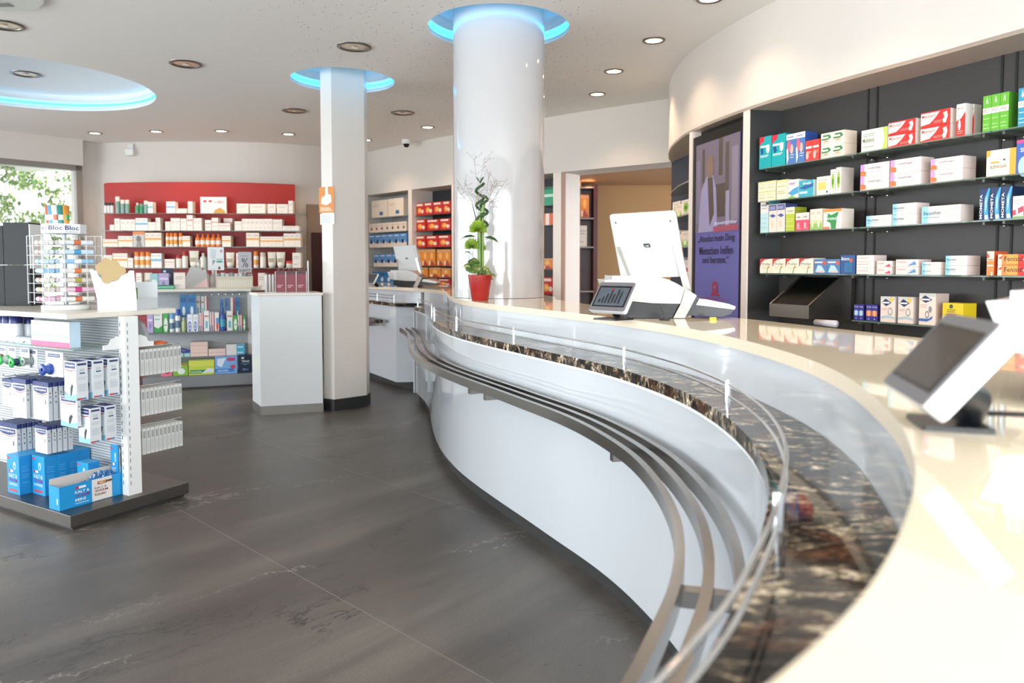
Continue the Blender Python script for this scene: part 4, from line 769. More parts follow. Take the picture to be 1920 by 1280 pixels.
pg([(.08, .552), (.14, .76), (.28, .83), (.42, .83), (.5, .76), (.54, .552)], '#8c86a6'); pg([(.28, .83), (.27, .9), (.33, .93), (.42, .92), (.44, .85), (.38, .81)], '#7a6458', .0895); pg([(.3, .82), (.42, .82), (.46, .64), (.36, .58)], '#4f4740', .0893)
sq(.45, .548, 1, .575, '#8f4a5a', .3, .0885)
def st(s, x0, z0, x1, z1, c, e=.2): scr.text(s, (sx0 + (sx1 - sx0) * x0, .0878, sz0 + (sz1 - sz0) * z0), ((sx1 - sx0) * (x1 - x0), 0, 0), (0, 0, (sz1 - sz0) * (z1 - z0)), M(c, .3, 0, 0, .5, e))
st('#unverzichtbar', .47, .58, .98, .60, '#b9b3cc', .4)
st('„Absolut mein Ding:', .08, .492, .94, .535, '#1a1828', 0); st('Menschen helfen', .12, .438, .9, .478, '#1a1828', 0); st('und beraten.“', .2, .395, .8, .43, '#1a1828', 0)
pg([(x, .233 + (z - .36) * .9) for x, z in [(.42, .36), (.42, .375), (.46, .38), (.44, .40), (.44, .425), (.48, .44), (.54, .44), (.57, .42), (.57, .40), (.55, .38), (.6, .375), (.6, .36), (.53, .36), (.53, .37), (.52, .385), (.5, .385), (.5, .37), (.49, .36)]], '#8a2a3a', .088)
pg([(.48, .27), (.48, .287), (.53, .287), (.53, .27)], '#5c5a92', .0872)
st('IHRE APOTHEKE VOR ORT', .2, .212, .8, .225, '#8a3a5a', .2)
scr.tf(Matrix.Translation((0, -.0885, 0))).build('display', t)
# curved shelf bay left of the screen
for r, z in enumerate((2.12, 1.84, 1.56, 1.3)):
    pts = [(1.63, 7.66), (1.56, 7.25), (1.51, 6.75), (1.515, 6.3), (1.78, 6.33), (1.77, 7.1), (1.72, 7.66)]
    t = tag(MB().prism(pts, z - .012, z, M('#7b8a72', .1)).build('glass_shelf'), f'curved glass shelf left of the large screen, {["uppermost", "second", "third", "lowest"][r]} of four', 'shelf', 'curved glass shelves beside the screen')
def cb(z, items, wh): shelf((1.52, 6.3), (-0.02, -1.0), z, (1240, 200, 3.2), items, wh, 'boxes on the curved glass shelves', .12)
for z, wh, cols in ((1.84, 'second curved shelf', ['greenleaf', 'greenfade', 'greenleaf']), (1.56, 'third curved shelf', ['greenfade', 'lime', 'greenfade']), (2.12, 'top curved shelf', []), (1.3, 'lowest curved shelf', ['redwhite', 'pinkwrap', 'redwhite'])):
    for k, stn in enumerate(cols):
        y = 7.2 - k * .27; p = Vector((1.575 if k == 0 else 1.54, y, z))
        put(pack_mesh(stn), 'medicine_box', f'{["tall green and white", "low light", "wide green-white"][k]} box on the {wh} beside the screen', 'box', (p.x + .02, p.y, z + .001), -PI / 2 + .12, (.22, .1, [.17, .12, .14][k]), 'boxes on the curved glass shelves')
# ---------------------------------------------------------------- red shelf wall
RED = M('#931610', 0.5)
RP_ = spline([(-5.72, 10.42), (-5.1, 10.33), (-4.4, 10.32), (-3.7, 10.40), (-3.1, 10.62)], 4)
t = thing('red_shelf_wall', 'curved red display wall with glass shelves full of skincare packs', 'shelf wall', (0, 0, 0))
MB().sweep(RP_, [(0, 0.02), (0, 2.54), (0.05, 2.56), (0.05, 0.02)], RED).build('red_panel', t)
RA, RB = Vector((-5.72, 10.10)), Vector((-3.02, 10.18))
def rline(o=0.0): return RA + Vector((0, -o)), (RB - RA).normalized()
RZ = [2.11, 1.875, 1.655, 1.365, 1.06, .80, .5]
RNm = ['top', 'second', 'third', 'fourth', 'fifth', 'sixth', 'lowest']
for k, z in enumerate(RZ):
    a = on_line(192, RA, (RB - RA), z); b_ = on_line(566, RA, RB - RA, z); dv = b_ - a
    poly = [(0, -.02), (dv.length, -.02), (dv.length, .42), (dv.length * .62, .19), (dv.length * .3, .19), (0, .33)]
    g = MB().prism(poly, -0.01, 0, GLASS).build('glass_board', t, (a.x, a.y, z), math.atan2(dv.y, dv.x))
X4 = (190, 340, 4.923); X5 = (250, 460, 4.57)
SK = 'skincare packs on the red wall, '
def red(k, items, xf=X4, start=0): return shelf(RA, RB - RA, RZ[k], xf, items, f'{RNm[k]} red-wall shelf', SK + RNm[k] + ' shelf', .10, start=start)
B_ = {'kind': 'bottle'}; CB = {'kind': 'capbottle'}; TB = {'kind': 'tube'}; J = {'kind': 'jar'}
gb = ('#7fa39a', '#e9e0d8', None)
red(0, [(20, 108, 195, ('#dcdad8', '#3f3f42', None), 'small silver bottle, black cap', dict(CB, n=3)), (122, 165, 140, gb, 'tall green bottle', CB), (170, 210, 170, gb, 'green bottle', CB), (214, 252, 170, gb, 'green bottle', CB), (305, 345, 198, ('#3f8f6a', '#e9e4dc', None), 'round green bottle', B_), (346, 383, 205, ('#3f8f6a', '#5f8f7f', None), 'green bottle', CB), (386, 425, 178, gb, 'tall green bottle', CB), (430, 476, 188, 'far_blueband', 'white box'),
  (600, 683, 186, 'far_blueband', 'white box, blue stripe'), (690, 790, 250, 'far_white', 'low white box', {'n': 3}), (800, 843, 184, 'far_white', 'narrow tall white box'), (915, 1155, 143, 'far_card', 'white poster card, red squares', {'name': 'display_card', 'cat': 'card', 'd': .03}), (1250, 1360, 205, 'far_white', 'wide white box'), (1370, 1513, 207, 'far_white', 'widest white box'), (1535, 1610, 208, 'far_white', 'white box'), (1620, 1722, 210, 'far_white', 'white box'), (1727, 1768, 178, 'far_white', 'tall narrow white box')])
red(1, [(78, 118, 400, 'far_white', 'low white box'), (122, 172, 342, 'far_white', 'white box'), (176, 312, 350, 'far_white', 'white box', {'n': 3}), (316, 428, 338, 'far_blueband', 'white box, grey stripe', {'n': 2}), (430, 500, 375, 'far_white', 'low white box', {'n': 2}), (503, 545, 335, 'far_white', 'tall white box'), (590, 638, 370, 'far_white', 'low white box'), (641, 728, 338, 'far_white', 'white box', {'n': 2}), (733, 787, 342, 'far_white', 'white box'), (790, 846, 310, 'far_redband', 'tallest white box'), (850, 927, 338, 'far_white', 'white box', {'n': 2}), (957, 1015, 355, 'far_redband', 'small box, red stripe'), (1019, 1080, 335, 'far_redband', 'taller box, red stripe'), (1082, 1190, 385, 'far_redband', 'low wide box, red stripe'), (1130, 1210, 340, 'far_redband', 'pale box behind others', {'b': .11}), (1230, 1295, 368, 'far_white', 'low white box', {'n': 2}), (1298, 1580, 345, 'far_white', 'white box', {'n': 7}), (1583, 1670, 350, 'far_white', 'narrow white box', {'n': 3}), (1672, 1825, 410, 'far_white', 'low wide white box')])
ob = ('#f0e3d4', '#ea8438', '#e8a24a')
red(2, [(16, 152, 533, 'far_orange', 'small orange-striped box', {'n': 4}), (156, 290, 503, 'far_orange', 'orange-striped box', {'n': 3}), (293, 400, 462, 'far_pic', 'picture card, orange top', {'name': 'display_card', 'cat': 'card', 'd': .03}), (404, 555, 473, 'far_orange', 'tall orange-striped box', {'n': 3}), (588, 700, 475, ob, 'white bottle, orange cap', dict(CB, n=3)), (708, 748, 475, ob, 'white bottle, orange cap', CB), (750, 820, 503, 'far_orange', 'orange-striped box', {'n': 2}), (860, 1100, 485, ('#ea7f3a', '#e46a2c', '#efe0d0'), 'orange bottle', dict(B_, n=5)), (1114, 1197, 503, 'far_orange', 'orange-striped box', {'n': 2}), (1338, 1458, 474, 'far_orange', 'tall orange-striped box', {'n': 2}), (1466, 1680, 508, 'far_orange', 'orange-striped box', {'n': 6}), (1683, 1840, 480, 'far_orange', 'tall orange-striped box', {'n': 3})])
tbs = ('#efe4d0', '#c9c4b8')
red(3, [(20, 100, 680, 'far_orange', 'small orange-striped box', {'n': 2}), (106, 242, 663, 'far_orange', 'orange-striped box', {'n': 4}), (245, 292, 705, 'far_white', 'low white box'), (296, 452, 650, ob, 'white bottle, orange cap', dict(CB, n=3)), (460, 557, 663, 'far_blueband', 'white box, blue stripe', {'n': 2}), (585, 675, 716, 'far_redband', 'low box', {'n': 3}), (680, 735, 678, ('#efe4d8', '#b03a2e', None), 'white bottle, red cap', CB), (738, 792, 645, ('#efe4d8', '#b03a2e', None), 'tall white bottle, red cap', CB), (798, 892, 640, tbs, 'cream tube', TB), (900, 965, 660, ('#dcdcd0', '#c9c9bd', None), 'pale bottle', B_), (1140, 1222, 655, tbs, 'cream tube', TB), (1245, 1290, 660, 'far_white', 'white box'), (1400, 1446, 645, ob, 'bottle, orange cap', CB), (1458, 1515, 655, ('#efe6dc', '#d8c9bd', None), 'white bottle', CB), (1525, 1692, 652, tbs, 'cream tube', dict(TB, n=2)), (1700, 1760, 735, ('#efe4d8', '#d8453a', None), 'jar with red lid', J), (1765, 1842, 658, 'far_white', 'white box')])
red(4, [(25, 72, 235, 'far_white', 'white box'), (78, 150, 235, tbs, 'cream tube', TB), (1070, 1130, 235, 'far_white', 'white box', {})], X5)
red(5, [(965, 1040, 425, 'far_white', 'white box', {'n': 2})], X5)
red(6, [(965, 1045, 570, 'far_orange', 'orange-striped box', {'n': 2})], X5)
# ---------------------------------------------------------------- niches on the far wall
def niche(ua, ub, rows, xf, dp, nm, grp, m, bo=.06):
    a, _ = face_pt(ua, bo); b, _ = face_pt(ub, bo); D = (b - a).normalized()
    for ri, (Y, items) in enumerate(rows):
        mu = (ua + ub) / 2; pm = on_line(mu, a, D, 1.5); z = height_at(pm, xf[1] + Y / xf[2])
        glass_shelf(a, D, ua, ub, z, dp, f'{["uppermost", "second", "third", "fourth", "fifth", "sixth"][ri]} shelf of the {nm}', 'shelves of the ' + nm, m, False)
        shelf(a + Vector((-D.y, D.x)) * .02, D, z, xf, items, f'{["uppermost", "second", "third", "fourth", "fifth", "sixth"][ri]} shelf, {nm}', grp, .09)
XN = (560, 330, 4.413)
niche(690, 764, [(335, [(605, 735, 200, 'creamblue', 'large cream box, blue square', {'d': .2}), (740, 868, 183, 'creamblue', 'large cream box, blue square', {'d': .2})]), (460, [(583, 893, 385, 'smalllogo', 'small pale box', {'n': 7})]), (587, [(585, 895, 478, 'capsule', 'blue and white pack', {'n': 6})]), (748, [(620, 890, 643, 'capsule', 'blue and white pack', {'n': 5})]), (880, [(610, 890, 790, 'bluecircle', 'dark blue pack', {'n': 5})])], XN, .28, 'pale far niche', 'packs in the pale far niche', M('#8fa3a4', .1))
niche(776, 846, [(318, [(973, 1110, 222, 'redpack', 'red tea pack', {'n': 2}), (1113, 1190, 212, 'redpack', 'red tea pack'), (1193, 1257, 206, 'redpack', 'red tea pack')]), (450, [(973, 1052, 360, 'redpack', 'red tea pack'), (1060, 1166, 358, 'redpack', 'red tea pack'), (1170, 1257, 350, 'redpack', 'red tea pack')]), (588, [(970, 1052, 495, 'redpack', 'red tea pack'), (1058, 1152, 493, 'redpack', 'red tea pack'), (1156, 1257, 488, 'redpack', 'red tea pack')]), (744, [(965, 1130, 605, 'orangepack', 'orange bag', {'n': 3}), (1145, 1257, 605, 'orangepack', 'orange bag', {'n': 2})]), (838, [(968, 1068, 755, 'orangepack', 'orange bag'), (1080, 1175, 755, 'orangepack', 'orange bag'), (1180, 1257, 760, 'orangepack', 'orange bag')]), (915, [(1030, 1150, 845, 'orangepack', 'orange bag'), (1155, 1257, 850, 'redpack', 'red bag')])], XN, .28, 'dark far niche', 'packs in the dark far niche', M('#3a3c38', .2))
niche(1008, 1036, [(83, [(-5, 18, 48, 'greenpack', 'green pack')]), (120, [(-5, 18, 98, 'orangewhite', 'orange and white pack')]), (203, [(-5, 18, 182, 'orangepack', 'orange pack')]), (250, [(-5, 18, 218, 'redpack', 'red pack')])], (1020, 302, 1.0), .28, 'niche right of the round column', 'packs in the dark niche right of column', M('#3a3c38', .2))
# red shelving inside the passage

A2 = Vector((p0.x + .06, p0.y + .85)); D2 = Vector((1, .02)).normalized()
RB2 = M('#5a1a16', .35)
t = thing('passage_shelving', 'dark red open shelving seen in the passage beside the sand-coloured wall', 'shelving', (0, 0, 0))
for k, v in enumerate((350, 408, 462, 545)):
    pa = on_line(1080, A2, D2, 1.5); pb = on_line(1113, A2, D2, 1.5); z = height_at(pa, v)
    MB().box((pa.x - .15, pa.y, z - .02), (pb.x, pb.y + .3, z), M('#8f7f78', .3)).build('shelf_board', t)
pb = on_line(1113, A2, D2, 1.5); pe = on_line(1120, A2, D2, 1.5)
MB().box((pb.x - .002, pb.y + .0, 0), (pe.x, pb.y + .42, 2.45), RB2).build('upright', t)
MB().box((pa.x - .2, pa.y + .31, 0), (pe.x, pa.y + .34, 2.45), RB2).build('back_panel', t)
XP = (1020, 250, 3.765)
shelf(A2 + Vector((0, .03)), D2, height_at(pa, 408), XP, [(255, 318, 432, 'orangepack', 'orange binder', {'d': .2, 'name': 'binder', 'cat': 'binder'})], 'passage shelf', 'things on the passage shelving')
shelf(A2 + Vector((0, .03)), D2, height_at(pa, 462), XP, [(245, 303, 650, 'far_white', 'white carton', {'d': .2})], 'lower passage shelf', 'things on the passage shelving')
# ---------------------------------------------------------------- second gondola
g2 = thing('gondola_shelf', 'low grey double-sided shelf unit before the red wall, filled with care products', 'shelf unit', (0, 0, 0))
E0 = P(318, 731, 0); E1 = P(477.5, 722.6, 0); GD = (E1 - E0).normalized(); GN = Vector((-GD.y, GD.x, 0)); rz2 = math.atan2(GD.y, GD.x)
E1b = E1; Lf = E1b - GD * 1.17; L2 = 1.17
GM = M('#8f8f91', .35, .6)
MB().box((0, 0, 0.02), (L2, .75, .15), GM).build('base', g2, (Lf.x, Lf.y, 0), rz2)
MB().box((0.02, 0.02, 0), (L2 - .02, .73, .02), PLINTH).build('plinth', g2, (Lf.x, Lf.y, 0), rz2)
MB().box((0.02, .36, .15), (L2 - .04, .39, 1.10), RIB).build('back_panel', g2, (Lf.x, Lf.y, 0), rz2)
MB().box((L2 - .06, .34, .15), (L2 - .02, .41, 1.10), WPL).build('post', g2, (Lf.x, Lf.y, 0), rz2)
MB().box((0.0, .02, 1.10), (L2 - .02, .73, 1.13), M('#e3dccf', .35)).build('top_board', g2, (Lf.x, Lf.y, 0), rz2)
MB().box((L2 - 0.03, .30, 1.10), (L2 + .10, .50, 1.14), M('#e9e2d4', .35)).build('end_bracket', g2, (Lf.x, Lf.y, 0), rz2)
gl = Lf + GN * .06
def g2z(v): pm = on_line(380, (gl.x, gl.y), (GD.x, GD.y), 1); return height_at(pm, v)
zA, zBase = g2z(460 + 738 / 4.57), .15
glb = Lf + GN * .17; zB_ = height_at(on_line(380, (glb.x, glb.y), (GD.x, GD.y), 1), 460 + 952 / 4.57)
for z, yy in ((zA, .05), (zB_, .17)):
    MB().box((0.03, yy, -.015), (L2 - .05, .36, 0), M('#77797a', .3)).build('shelf_board', g2, (Lf.x, Lf.y, z), rz2)
def gs(z, items, wh, off=.08, start=0):
    q = Lf + GN * off; return shelf((q.x, q.y), (GD.x, GD.y), z, X5, items, wh, 'products on the low grey shelf unit', .08, start=start)
bc = ('#eef0f0', '#2a4fae', '#5f7f9a')
gs(zA + .001, [(120, 172, 582, 'lilac', 'lilac box'), (178, 250, 572, 'whitegreen', 'white box, green foot'), (255, 300, 585, 'greenwhite', 'green box, white oval'), (308, 352, 585, ('#eef0f0', '#6fb0dc', '#5f7f9a'), 'white bottle, light blue cap', CB), (358, 405, 548, bc, 'white bottle, blue cap', CB), (415, 447, 620, ('#b9c98a', '#d9e0b9', None), 'small pale green bottle', B_), (463, 512, 590, 'bluespiral', 'white box, blue spiral'), (514, 556, 590, 'bluespiral', 'white box, blue spiral'), (560, 602, 578, 'thinred', 'narrow red-edged box', {'n': 3}), (606, 652, 560, 'whiteteal', 'white box, teal square'), (657, 697, 570, 'thinred', 'white box, red edge', {'n': 2}), (699, 736, 572, 'redblue', 'white box, red dot'), (740, 788, 535, ('#3f5fb4', '#2f4f94', '#4fb0c9'), 'blue mouthwash bottle', B_), (803, 852, 562, 'whiteteal', 'pale box'), (856, 894, 600, 'greenwhite', 'green and white box'), (898, 937, 596, 'thinred', 'narrow box', {'n': 2}), (940, 962, 600, 'greenwhite', 'narrow green box')], 'upper board of low unit')
gs(zB_ + .001, [(375, 430, 922, 'tealpack', 'small teal pack'), (434, 488, 922, 'tealpack', 'small teal pack'), (490, 640, 826, 'pinkwrap', 'pale pink soft pack', {'k': 2, 'd': .15}), (645, 792, 884, 'pinkwrap', 'pale pink soft pack', {'d': .15}), (796, 958, 845, 'whitewrap', 'white and blue soft pack', {'k': 2, 'd': .15})], 'middle board of low unit', .19)
p = on_line(250 + 342 / 4.57, (Lf + GN * .2).xy, GD.xy, zB_); o = put(bottle_mesh('roll', '#d9d6d0', '#9fb0a8', None), 'roll', 'round roll lying on the middle board of the low unit, left', 'roll', (p.x, p.y, zB_ + .046), rz2, (.09, .09, .12), 'products on the low grey shelf unit'); o.rotation_euler = (-PI / 2, 0, rz2); o.location.z = zB_ + .0455 + .0455
p = on_line(250 + 412 / 4.57, (Lf + GN * .2).xy, GD.xy, zB_)
o = put(pack_mesh('darkblue'), 'medicine_box', 'dark blue long box lying tilted on two small teal packs', 'box', (p.x, p.y, zB_ + .062), rz2, (.20, .05, .04), 'products on the low grey shelf unit'); o.rotation_euler = (0, .32, rz2)
gs(zBase + .001, [(235, 334, 1000, 'pad_pink', 'pink pad pack', {'d': .12}), (340, 470, 1010, 'pad_green', 'green pad pack', {'d': .125}), (475, 696, 985, 'pad_lime', 'large lime pad pack', {'d': .125}), (700, 893, 955, 'pad_blue', 'large light blue pad pack', {'d': .125}), (903, 1022, 940, 'pad_navy', 'navy pad pack', {'d': .125})], 'base of low unit', .03)
gs(zA + .16, [(400, 466, 420, 'bluecircle', 'hanging blue pack, white disc', {'d': .02, 'dz': .0}), (470, 536, 420, 'bluecircle', 'hanging blue pack, white disc', {'d': .02})], 'hooks of low unit', .2)
gs(zA + .13, [(540, 574, 432, 'whiteteal', 'hanging toothbrush card', {'d': .012}), (584, 608, 435, 'whiteteal', 'hanging toothbrush card', {'d': .012}), (613, 640, 432, 'thinred', 'hanging toothbrush card', {'d': .012}), (745, 775, 458, 'bluecircle', 'hanging toothbrush card', {'d': .012, 'dz': -.02}), (788, 815, 455, 'bluecircle', 'hanging toothbrush card', {'d': .012, 'dz': -.02}), (835, 868, 448, 'thinred', 'hanging toothbrush card', {'d': .012, 'dz': -.02}), (876, 912, 444, 'bluecircle', 'hanging toothbrush card', {'d': .012, 'dz': -.05})], 'hooks of low unit', .26, 2)
hb = MB()
for x in [.12 + .075 * k for k in range(13)]: hb.tube([(x, .36, 1.055), (x, .17, 1.06)], .003, CHROME, 5)
hb.build('hook_row', g2, (Lf.x, Lf.y, 0), rz2)
# on its top
ZT2 = 1.1305
gs(ZT2, [(145, 214, 240, 'tealpack', 'light blue packet'), (216, 305, 238, 'lilac', 'lilac box'), (348, 446, 232, 'far_white', 'white box, small print')], 'top of low unit', .1)
gs(ZT2, [(240, 345, 196, 'pad_navy', 'black box behind lilac box', {'d': .06})], 'top of low unit', .24, 3)
gs(ZT2, [(100, 190, 338, 'tealpack', 'flat light blue packet', {'d': .1}), (192, 350, 340, 'greenpack', 'flat green packet', {'d': .1})], 'front edge of low unit top', -.015 + .045, 0)
def gp2(X, off, z): q = Lf + GN * off; return on_line(250 + X / 4.57, (q.x, q.y), (GD.x, GD.y), z)
p = gp2(528, .22, ZT2); b = MB(); b.add([(-.16, 0, 0), (.15, 0, 0), (.15, .12, 0), (-.16, .12, 0), (-.04, .06, .26), (.12, .06, .2)], [(0, 1, 5, 4), (1, 2, 5), (2, 3, 4, 5), (3, 0, 4), (0, 3, 2, 1)], M('#d4d4d4', .15, .5)); b.add([(-.02, -.003, .01), (.14, -.003, .01), (.13, .03, .12)], [(0, 1, 2)], M('#e6c4bd', .4))
tag(b.build('display_wedge', None, (p.x, p.y, ZT2), rz2), 'silver and pink wedge-shaped display card on the low shelf unit', 'display')
for k, (X, h) in enumerate(((566, .33), (620, .24), (690, .22))):
    p = gp2(X, .58, ZT2); o = thing('glass_bottle', f'{["tall narrow clear", "clear", "short clear"][k]} glass bottle standing behind the silver wedge display', 'bottle', (p.x, p.y, ZT2), 0, 'glass bottles on the low unit')
    MB().lathe([(0, 0), (.045, 0), (.045, h * .6), (.02, h * .75), (.016, h * .85)], (0, 0, 0), M('#cdd6cf', .05, 0, 0, .5, 0, 0, .6), 16).build('glass_body', o); MB().lathe([(.02, h * .84), (.02, h), (0, h)], (0, 0, 0), M('#c9c9c4', .2, .6), 12).build('stopper', o)
def sign(X0, X1, Yt, Yb, off, label, dec, base):
    a = gp2(X0, off, 1.2); b_ = gp2(X1, off, 1.2); z1 = height_at(a, 460 + Yt / 4.57); z0 = height_at(a, 460 + Yb / 4.57)
    t = thing('sign_holder', label, 'sign', ((a.x + b_.x) / 2, (a.y + b_.y) / 2, ZT2), rz2); w_ = (b_ - a).length
    q = MB(); q.box((-w_ / 2, 0, z0 - ZT2), (w_ / 2, .004, z1 - ZT2), M(base, .4)); q2 = MB(); decals(q2, dec, w_, z1 - z0, -.0012, -w_ / 2); q2.tf(Matrix.Translation((0, 0, z0 - ZT2)))
    q.build('card', t); q2.build('print', t); MB().box((-.05, -.03, 0), (.05, .05, .006), M('#d9dcdc', .1)).build('foot', t); MB().box((-.006, .005, .006), (.006, .012, z0 - ZT2 + .05), M('#d9dcdc', .1)).build('stem', t)
sign(640, 780, 15, 212, .42, 'white poster with a pale face and green text on the low unit', [Pg('#cfd6d8', (.2, .95), (.15, .6), (.3, .45), (.5, .5), (.55, .9)), Pg('#8f9a9e', (.3, .45), (.28, .2), (.5, .42)), T('A', .75, .78, .92, .9, '#8a2a3a'), R(.55, .33, .9, .42, '#4f9f86'), R(.55, .46, .9, .5, '#7fb8a4'), Pg('#1a1a1c', (.62, .05), (.8, .05), (.71, .2))], '#e6e8e8')
sign(900, 1016, 55, 232, .42, 'grey percent sign card in a stand on the low unit', [T('%', .25, .25, .75, .7, '#5a565c'), R(.2, .78, .8, .83, '#9a969c'), T('RABATT', .1, .05, .9, .16, '#4a464c')], '#b9b6bb')
a = gp2(715, .1, ZT2); b_ = gp2(1025, .1, ZT2); w_ = (b_ - a).length
t = thing('sample_tray', 'beige carton tray full of small sample jars on the low shelf unit', 'tray', ((a.x + b_.x) / 2, (a.y + b_.y) / 2, ZT2), rz2)
q = MB(); q.box((-w_ / 2, 0, 0), (w_ / 2, .004, .14), M('#d8cdb9', .6)); q.box((-w_ / 2, .2, 0), (w_ / 2, .204, .17), M('#cbb5a4', .6)); q.box((-w_ / 2, .004, 0), (-w_ / 2 + .004, .2, .15), M('#d8cdb9', .6)); q.box((w_ / 2 - .004, .004, 0), (w_ / 2, .2, .15), M('#d8cdb9', .6)); q.box((-w_ / 2 + .004, .004, 0), (w_ / 2 - .004, .2, .004), M('#d8cdb9', .6))
for k in range(14): q.box((-w_ / 2 + .02 + k * w_ / 15, -.002, .02), (-w_ / 2 + .02 + (k + .7) * w_ / 15, 0, .1), M('#e6e0cf', .6))
q.build('carton', t)
for k in range(7):
    for j in range(2):
        p = Vector((a.x, a.y, 0)) + (b_ - a) * ((k + .7) / 8.2) + GN * (.06 + .08 * j)
        put(bottle_mesh('jar', '#e9e6df', '#c9c9c9' if k % 3 else '#8f8f92', None), 'sample_jar', f'small sample jar, {ordn(k)} from left in the {["front", "rear"][j]} row of the beige tray', 'jar', (p.x, p.y - .03, ZT2 + .005), rz2, (.05, .05, .165 + .01 * (k % 2)), 'sample jars in the beige tray')
# ---------------------------------------------------------------- white podium with sticks
PA, PB_ = Vector((-2.34, 6.82)), Vector((-1.80, 7.0)); PD, PC = Vector((-2.53, 7.14)), Vector((-1.98, 7.42))
t = thing('display_podium', 'tall white display podium with grey base beside the angular pillar', 'podium', (0, 0, 0))
pod = [tuple(PA), tuple(PB_), tuple(PC), tuple(PD)]
ctrp = sum((Vector(p) for p in pod), Vector((0, 0))) / 4
sc_ = lambda f: [tuple(ctrp + (Vector(p) - ctrp) * f) for p in pod]
MB().prism(sc_(.985), .08, 1.11, M('#e2e3e2', .25, 0, .3)).build('body', t); MB().prism(sc_(1.0), 0, .078, GREYM).build('base', t); tag(MB().prism(sc_(1.03), 1.112, 1.135, M('#eae3d6', .35)).build('top_board', t), 'cream top board')
pd = (PB_ - PA).normalized(); rzp = math.atan2(pd.y, pd.x); ZP = 1.136
Lp = PA + Vector((-pd.y, pd.x)) * .09
rack = MB(); q0 = on_line(250 + 1218 / 4.57, Lp, pd, ZP); q1 = on_line(250 + 1485 / 4.57, Lp, pd, ZP); rw_ = (q1 - q0).length
t = thing('leaflet_rack', 'clear rack frame holding dark red booklets on the white podium', 'rack', (q0.x, q0.y, ZP), rzp)
for k in range(4): rack.box((k * rw_ / 3 - .003, -.012, 0), (k * rw_ / 3 + .003, -.006, .2), M('#dcd6d6', .1))
rack.box((-.01, -.012, 0), (rw_ + .02, .1, .004), M('#dcd6d6', .1)); rack.box((rw_ + .012, -.01, 0), (rw_ + .02, .1, .3), M('#dcd9dc', .1)); rack.build('frame', t)
style('booklet', '#8f3440', [R(.08, .3, .7, .34, '#d9a8ae'), R(.08, .22, .5, .26, '#d9a8ae'), R(0, .86, 1, 1, '#4a1f28')])
for k in range(3):
    p = q0 + (q1 - q0) * ((k + .5) / 3); put(pack_mesh('booklet'), 'booklet', f'dark red booklet, {["left", "middle", "right"][k]} one in the clear rack on the podium', 'booklet', (p.x, p.y + .01, ZP + .0045), rzp, (rw_ / 3 - .012, .06, .2), 'dark red booklets on the podium')
    for j in range(6):
        b = MB(); x = -.035 + j * .014; b.tube([(x, .02, .2), (x + .004, .02, .235)], .004, M(['#3a1a1e', '#b55a3a', '#5a2a2e'][j % 3], .4), 6); tag(b.build('lip_pencil', None, (p.x, p.y + .01, ZP), rzp), f'{ordn(j)} dark pencil from left sticking up behind the {["left", "middle", "right"][k]} booklet', 'pencil', 'pencils behind the booklets')
p = on_line(250 + 1170 / 4.57, Lp, pd, ZP)
t = thing('sample_stand', 'small clear stand with white tubes left of the dark red booklets', 'stand', (p.x, p.y, ZP), rzp)
MB().box((-.05, 0, 0), (.05, .08, .006), M('#dcdcdc', .1)).build('base', t)
for k in range(3): MB().lathe([(0, .007), (.012, .007), (.012, .16), (.008, .175), (0, .175)], (-.03 + .03 * k, .03, 0), M('#d9d6d4', .25), 12).build('tube', t)
# ---------------------------------------------------------------- first gondola (left foreground)
GA = Vector((-2.30, 3.79)); GX = Vector((0.865, -0.502)); GY = Vector((0.502, 0.865)); RZ1 = math.atan2(GX.y, GX.x)
def g1(x, y): p = GA + GX * x + GY * y; return p
def g1loc(u, v, z): p = P(u, v, z); d = Vector((p.x, p.y)) - GA; return d.dot(GX), d.dot(GY)
g = thing('gondola_shelf', 'white shelf unit on grey base in the left foreground with plasters and blue boxes', 'shelf unit', (GA.x, GA.y, 0), RZ1)
MB().box((-1.6, 0, .018), (0, .70, .082), mat_brushed('#77726c', .38)).build('base', g, bevel=.002)
MB().box((-1.58, .02, 0), (-.02, .68, .018), PLINTH).build('plinth', g)
MB().box((-1.6, .385, .082), (-.12, .41, 1.095), RIB).build('ribbed_panel', g)
b = MB(); b.box((-.12, .36, .082), (-.062, .44, 1.10), M('#f0f0ee', .3))
for k in range(22): b.box((-.112, .3592, .14 + k * .043), (-.106, .3602, .163 + k * .043), M('#6a6f72', .6)); b.box((-.0625, .372, .14 + k * .043), (-.0615, .377, .163 + k * .043), M('#8a8f92', .6))
b.build('post', g)
MB().box((-1.6, .08, 1.10), (-.13, .73, 1.128), M('#e6ded0', .3, 0, .2)).build('top_board', g, bevel=.002)
ZTG = 1.1285
for y0_, y1_, yi in ((.25, .36, -1), (.55, .44, 1)):
    b = MB(); b.extr([(y0_, -.025), (y1_, -.025), (y1_, .04), (y1_ + yi * .03, .045), (y1_ + yi * .065, .03), (y1_ + yi * .075, .005), (y0_, .0)], (-.095, 0, .945), (0, 1, 0), (0, 0, 1), (1, 0, 0), .01, M('#eeeeec', .35)); b.build('shelf_bracket', g)
ZS = .935
t = tag(MB().box((-1.6, .11, -.009), (-.13, .37, 0), GLASS).build('glass_shelf', None, (GA.x, GA.y, ZS), RZ1), 'glass shelf carrying pink and white boxes under the foreground unit top', 'shelf')
tag(MB().box((-1.0, .45, -.009), (-.13, .70, 0), GLASS).build('glass_shelf', None, (GA.x, GA.y, ZS - .02), RZ1), 'rear glass shelf behind the white post of the foreground unit', 'shelf')
XG = (0, 560, 5.333)
def sg(y, z, items, where, grp, depth=.06, start=0): q = g1(0, y); return shelf(q, GX, z, XG, items, where, grp, depth, start=start)
nav = ('#eceff2', '#232a66', None)
GRP = 'care products on the foreground glass shelf'
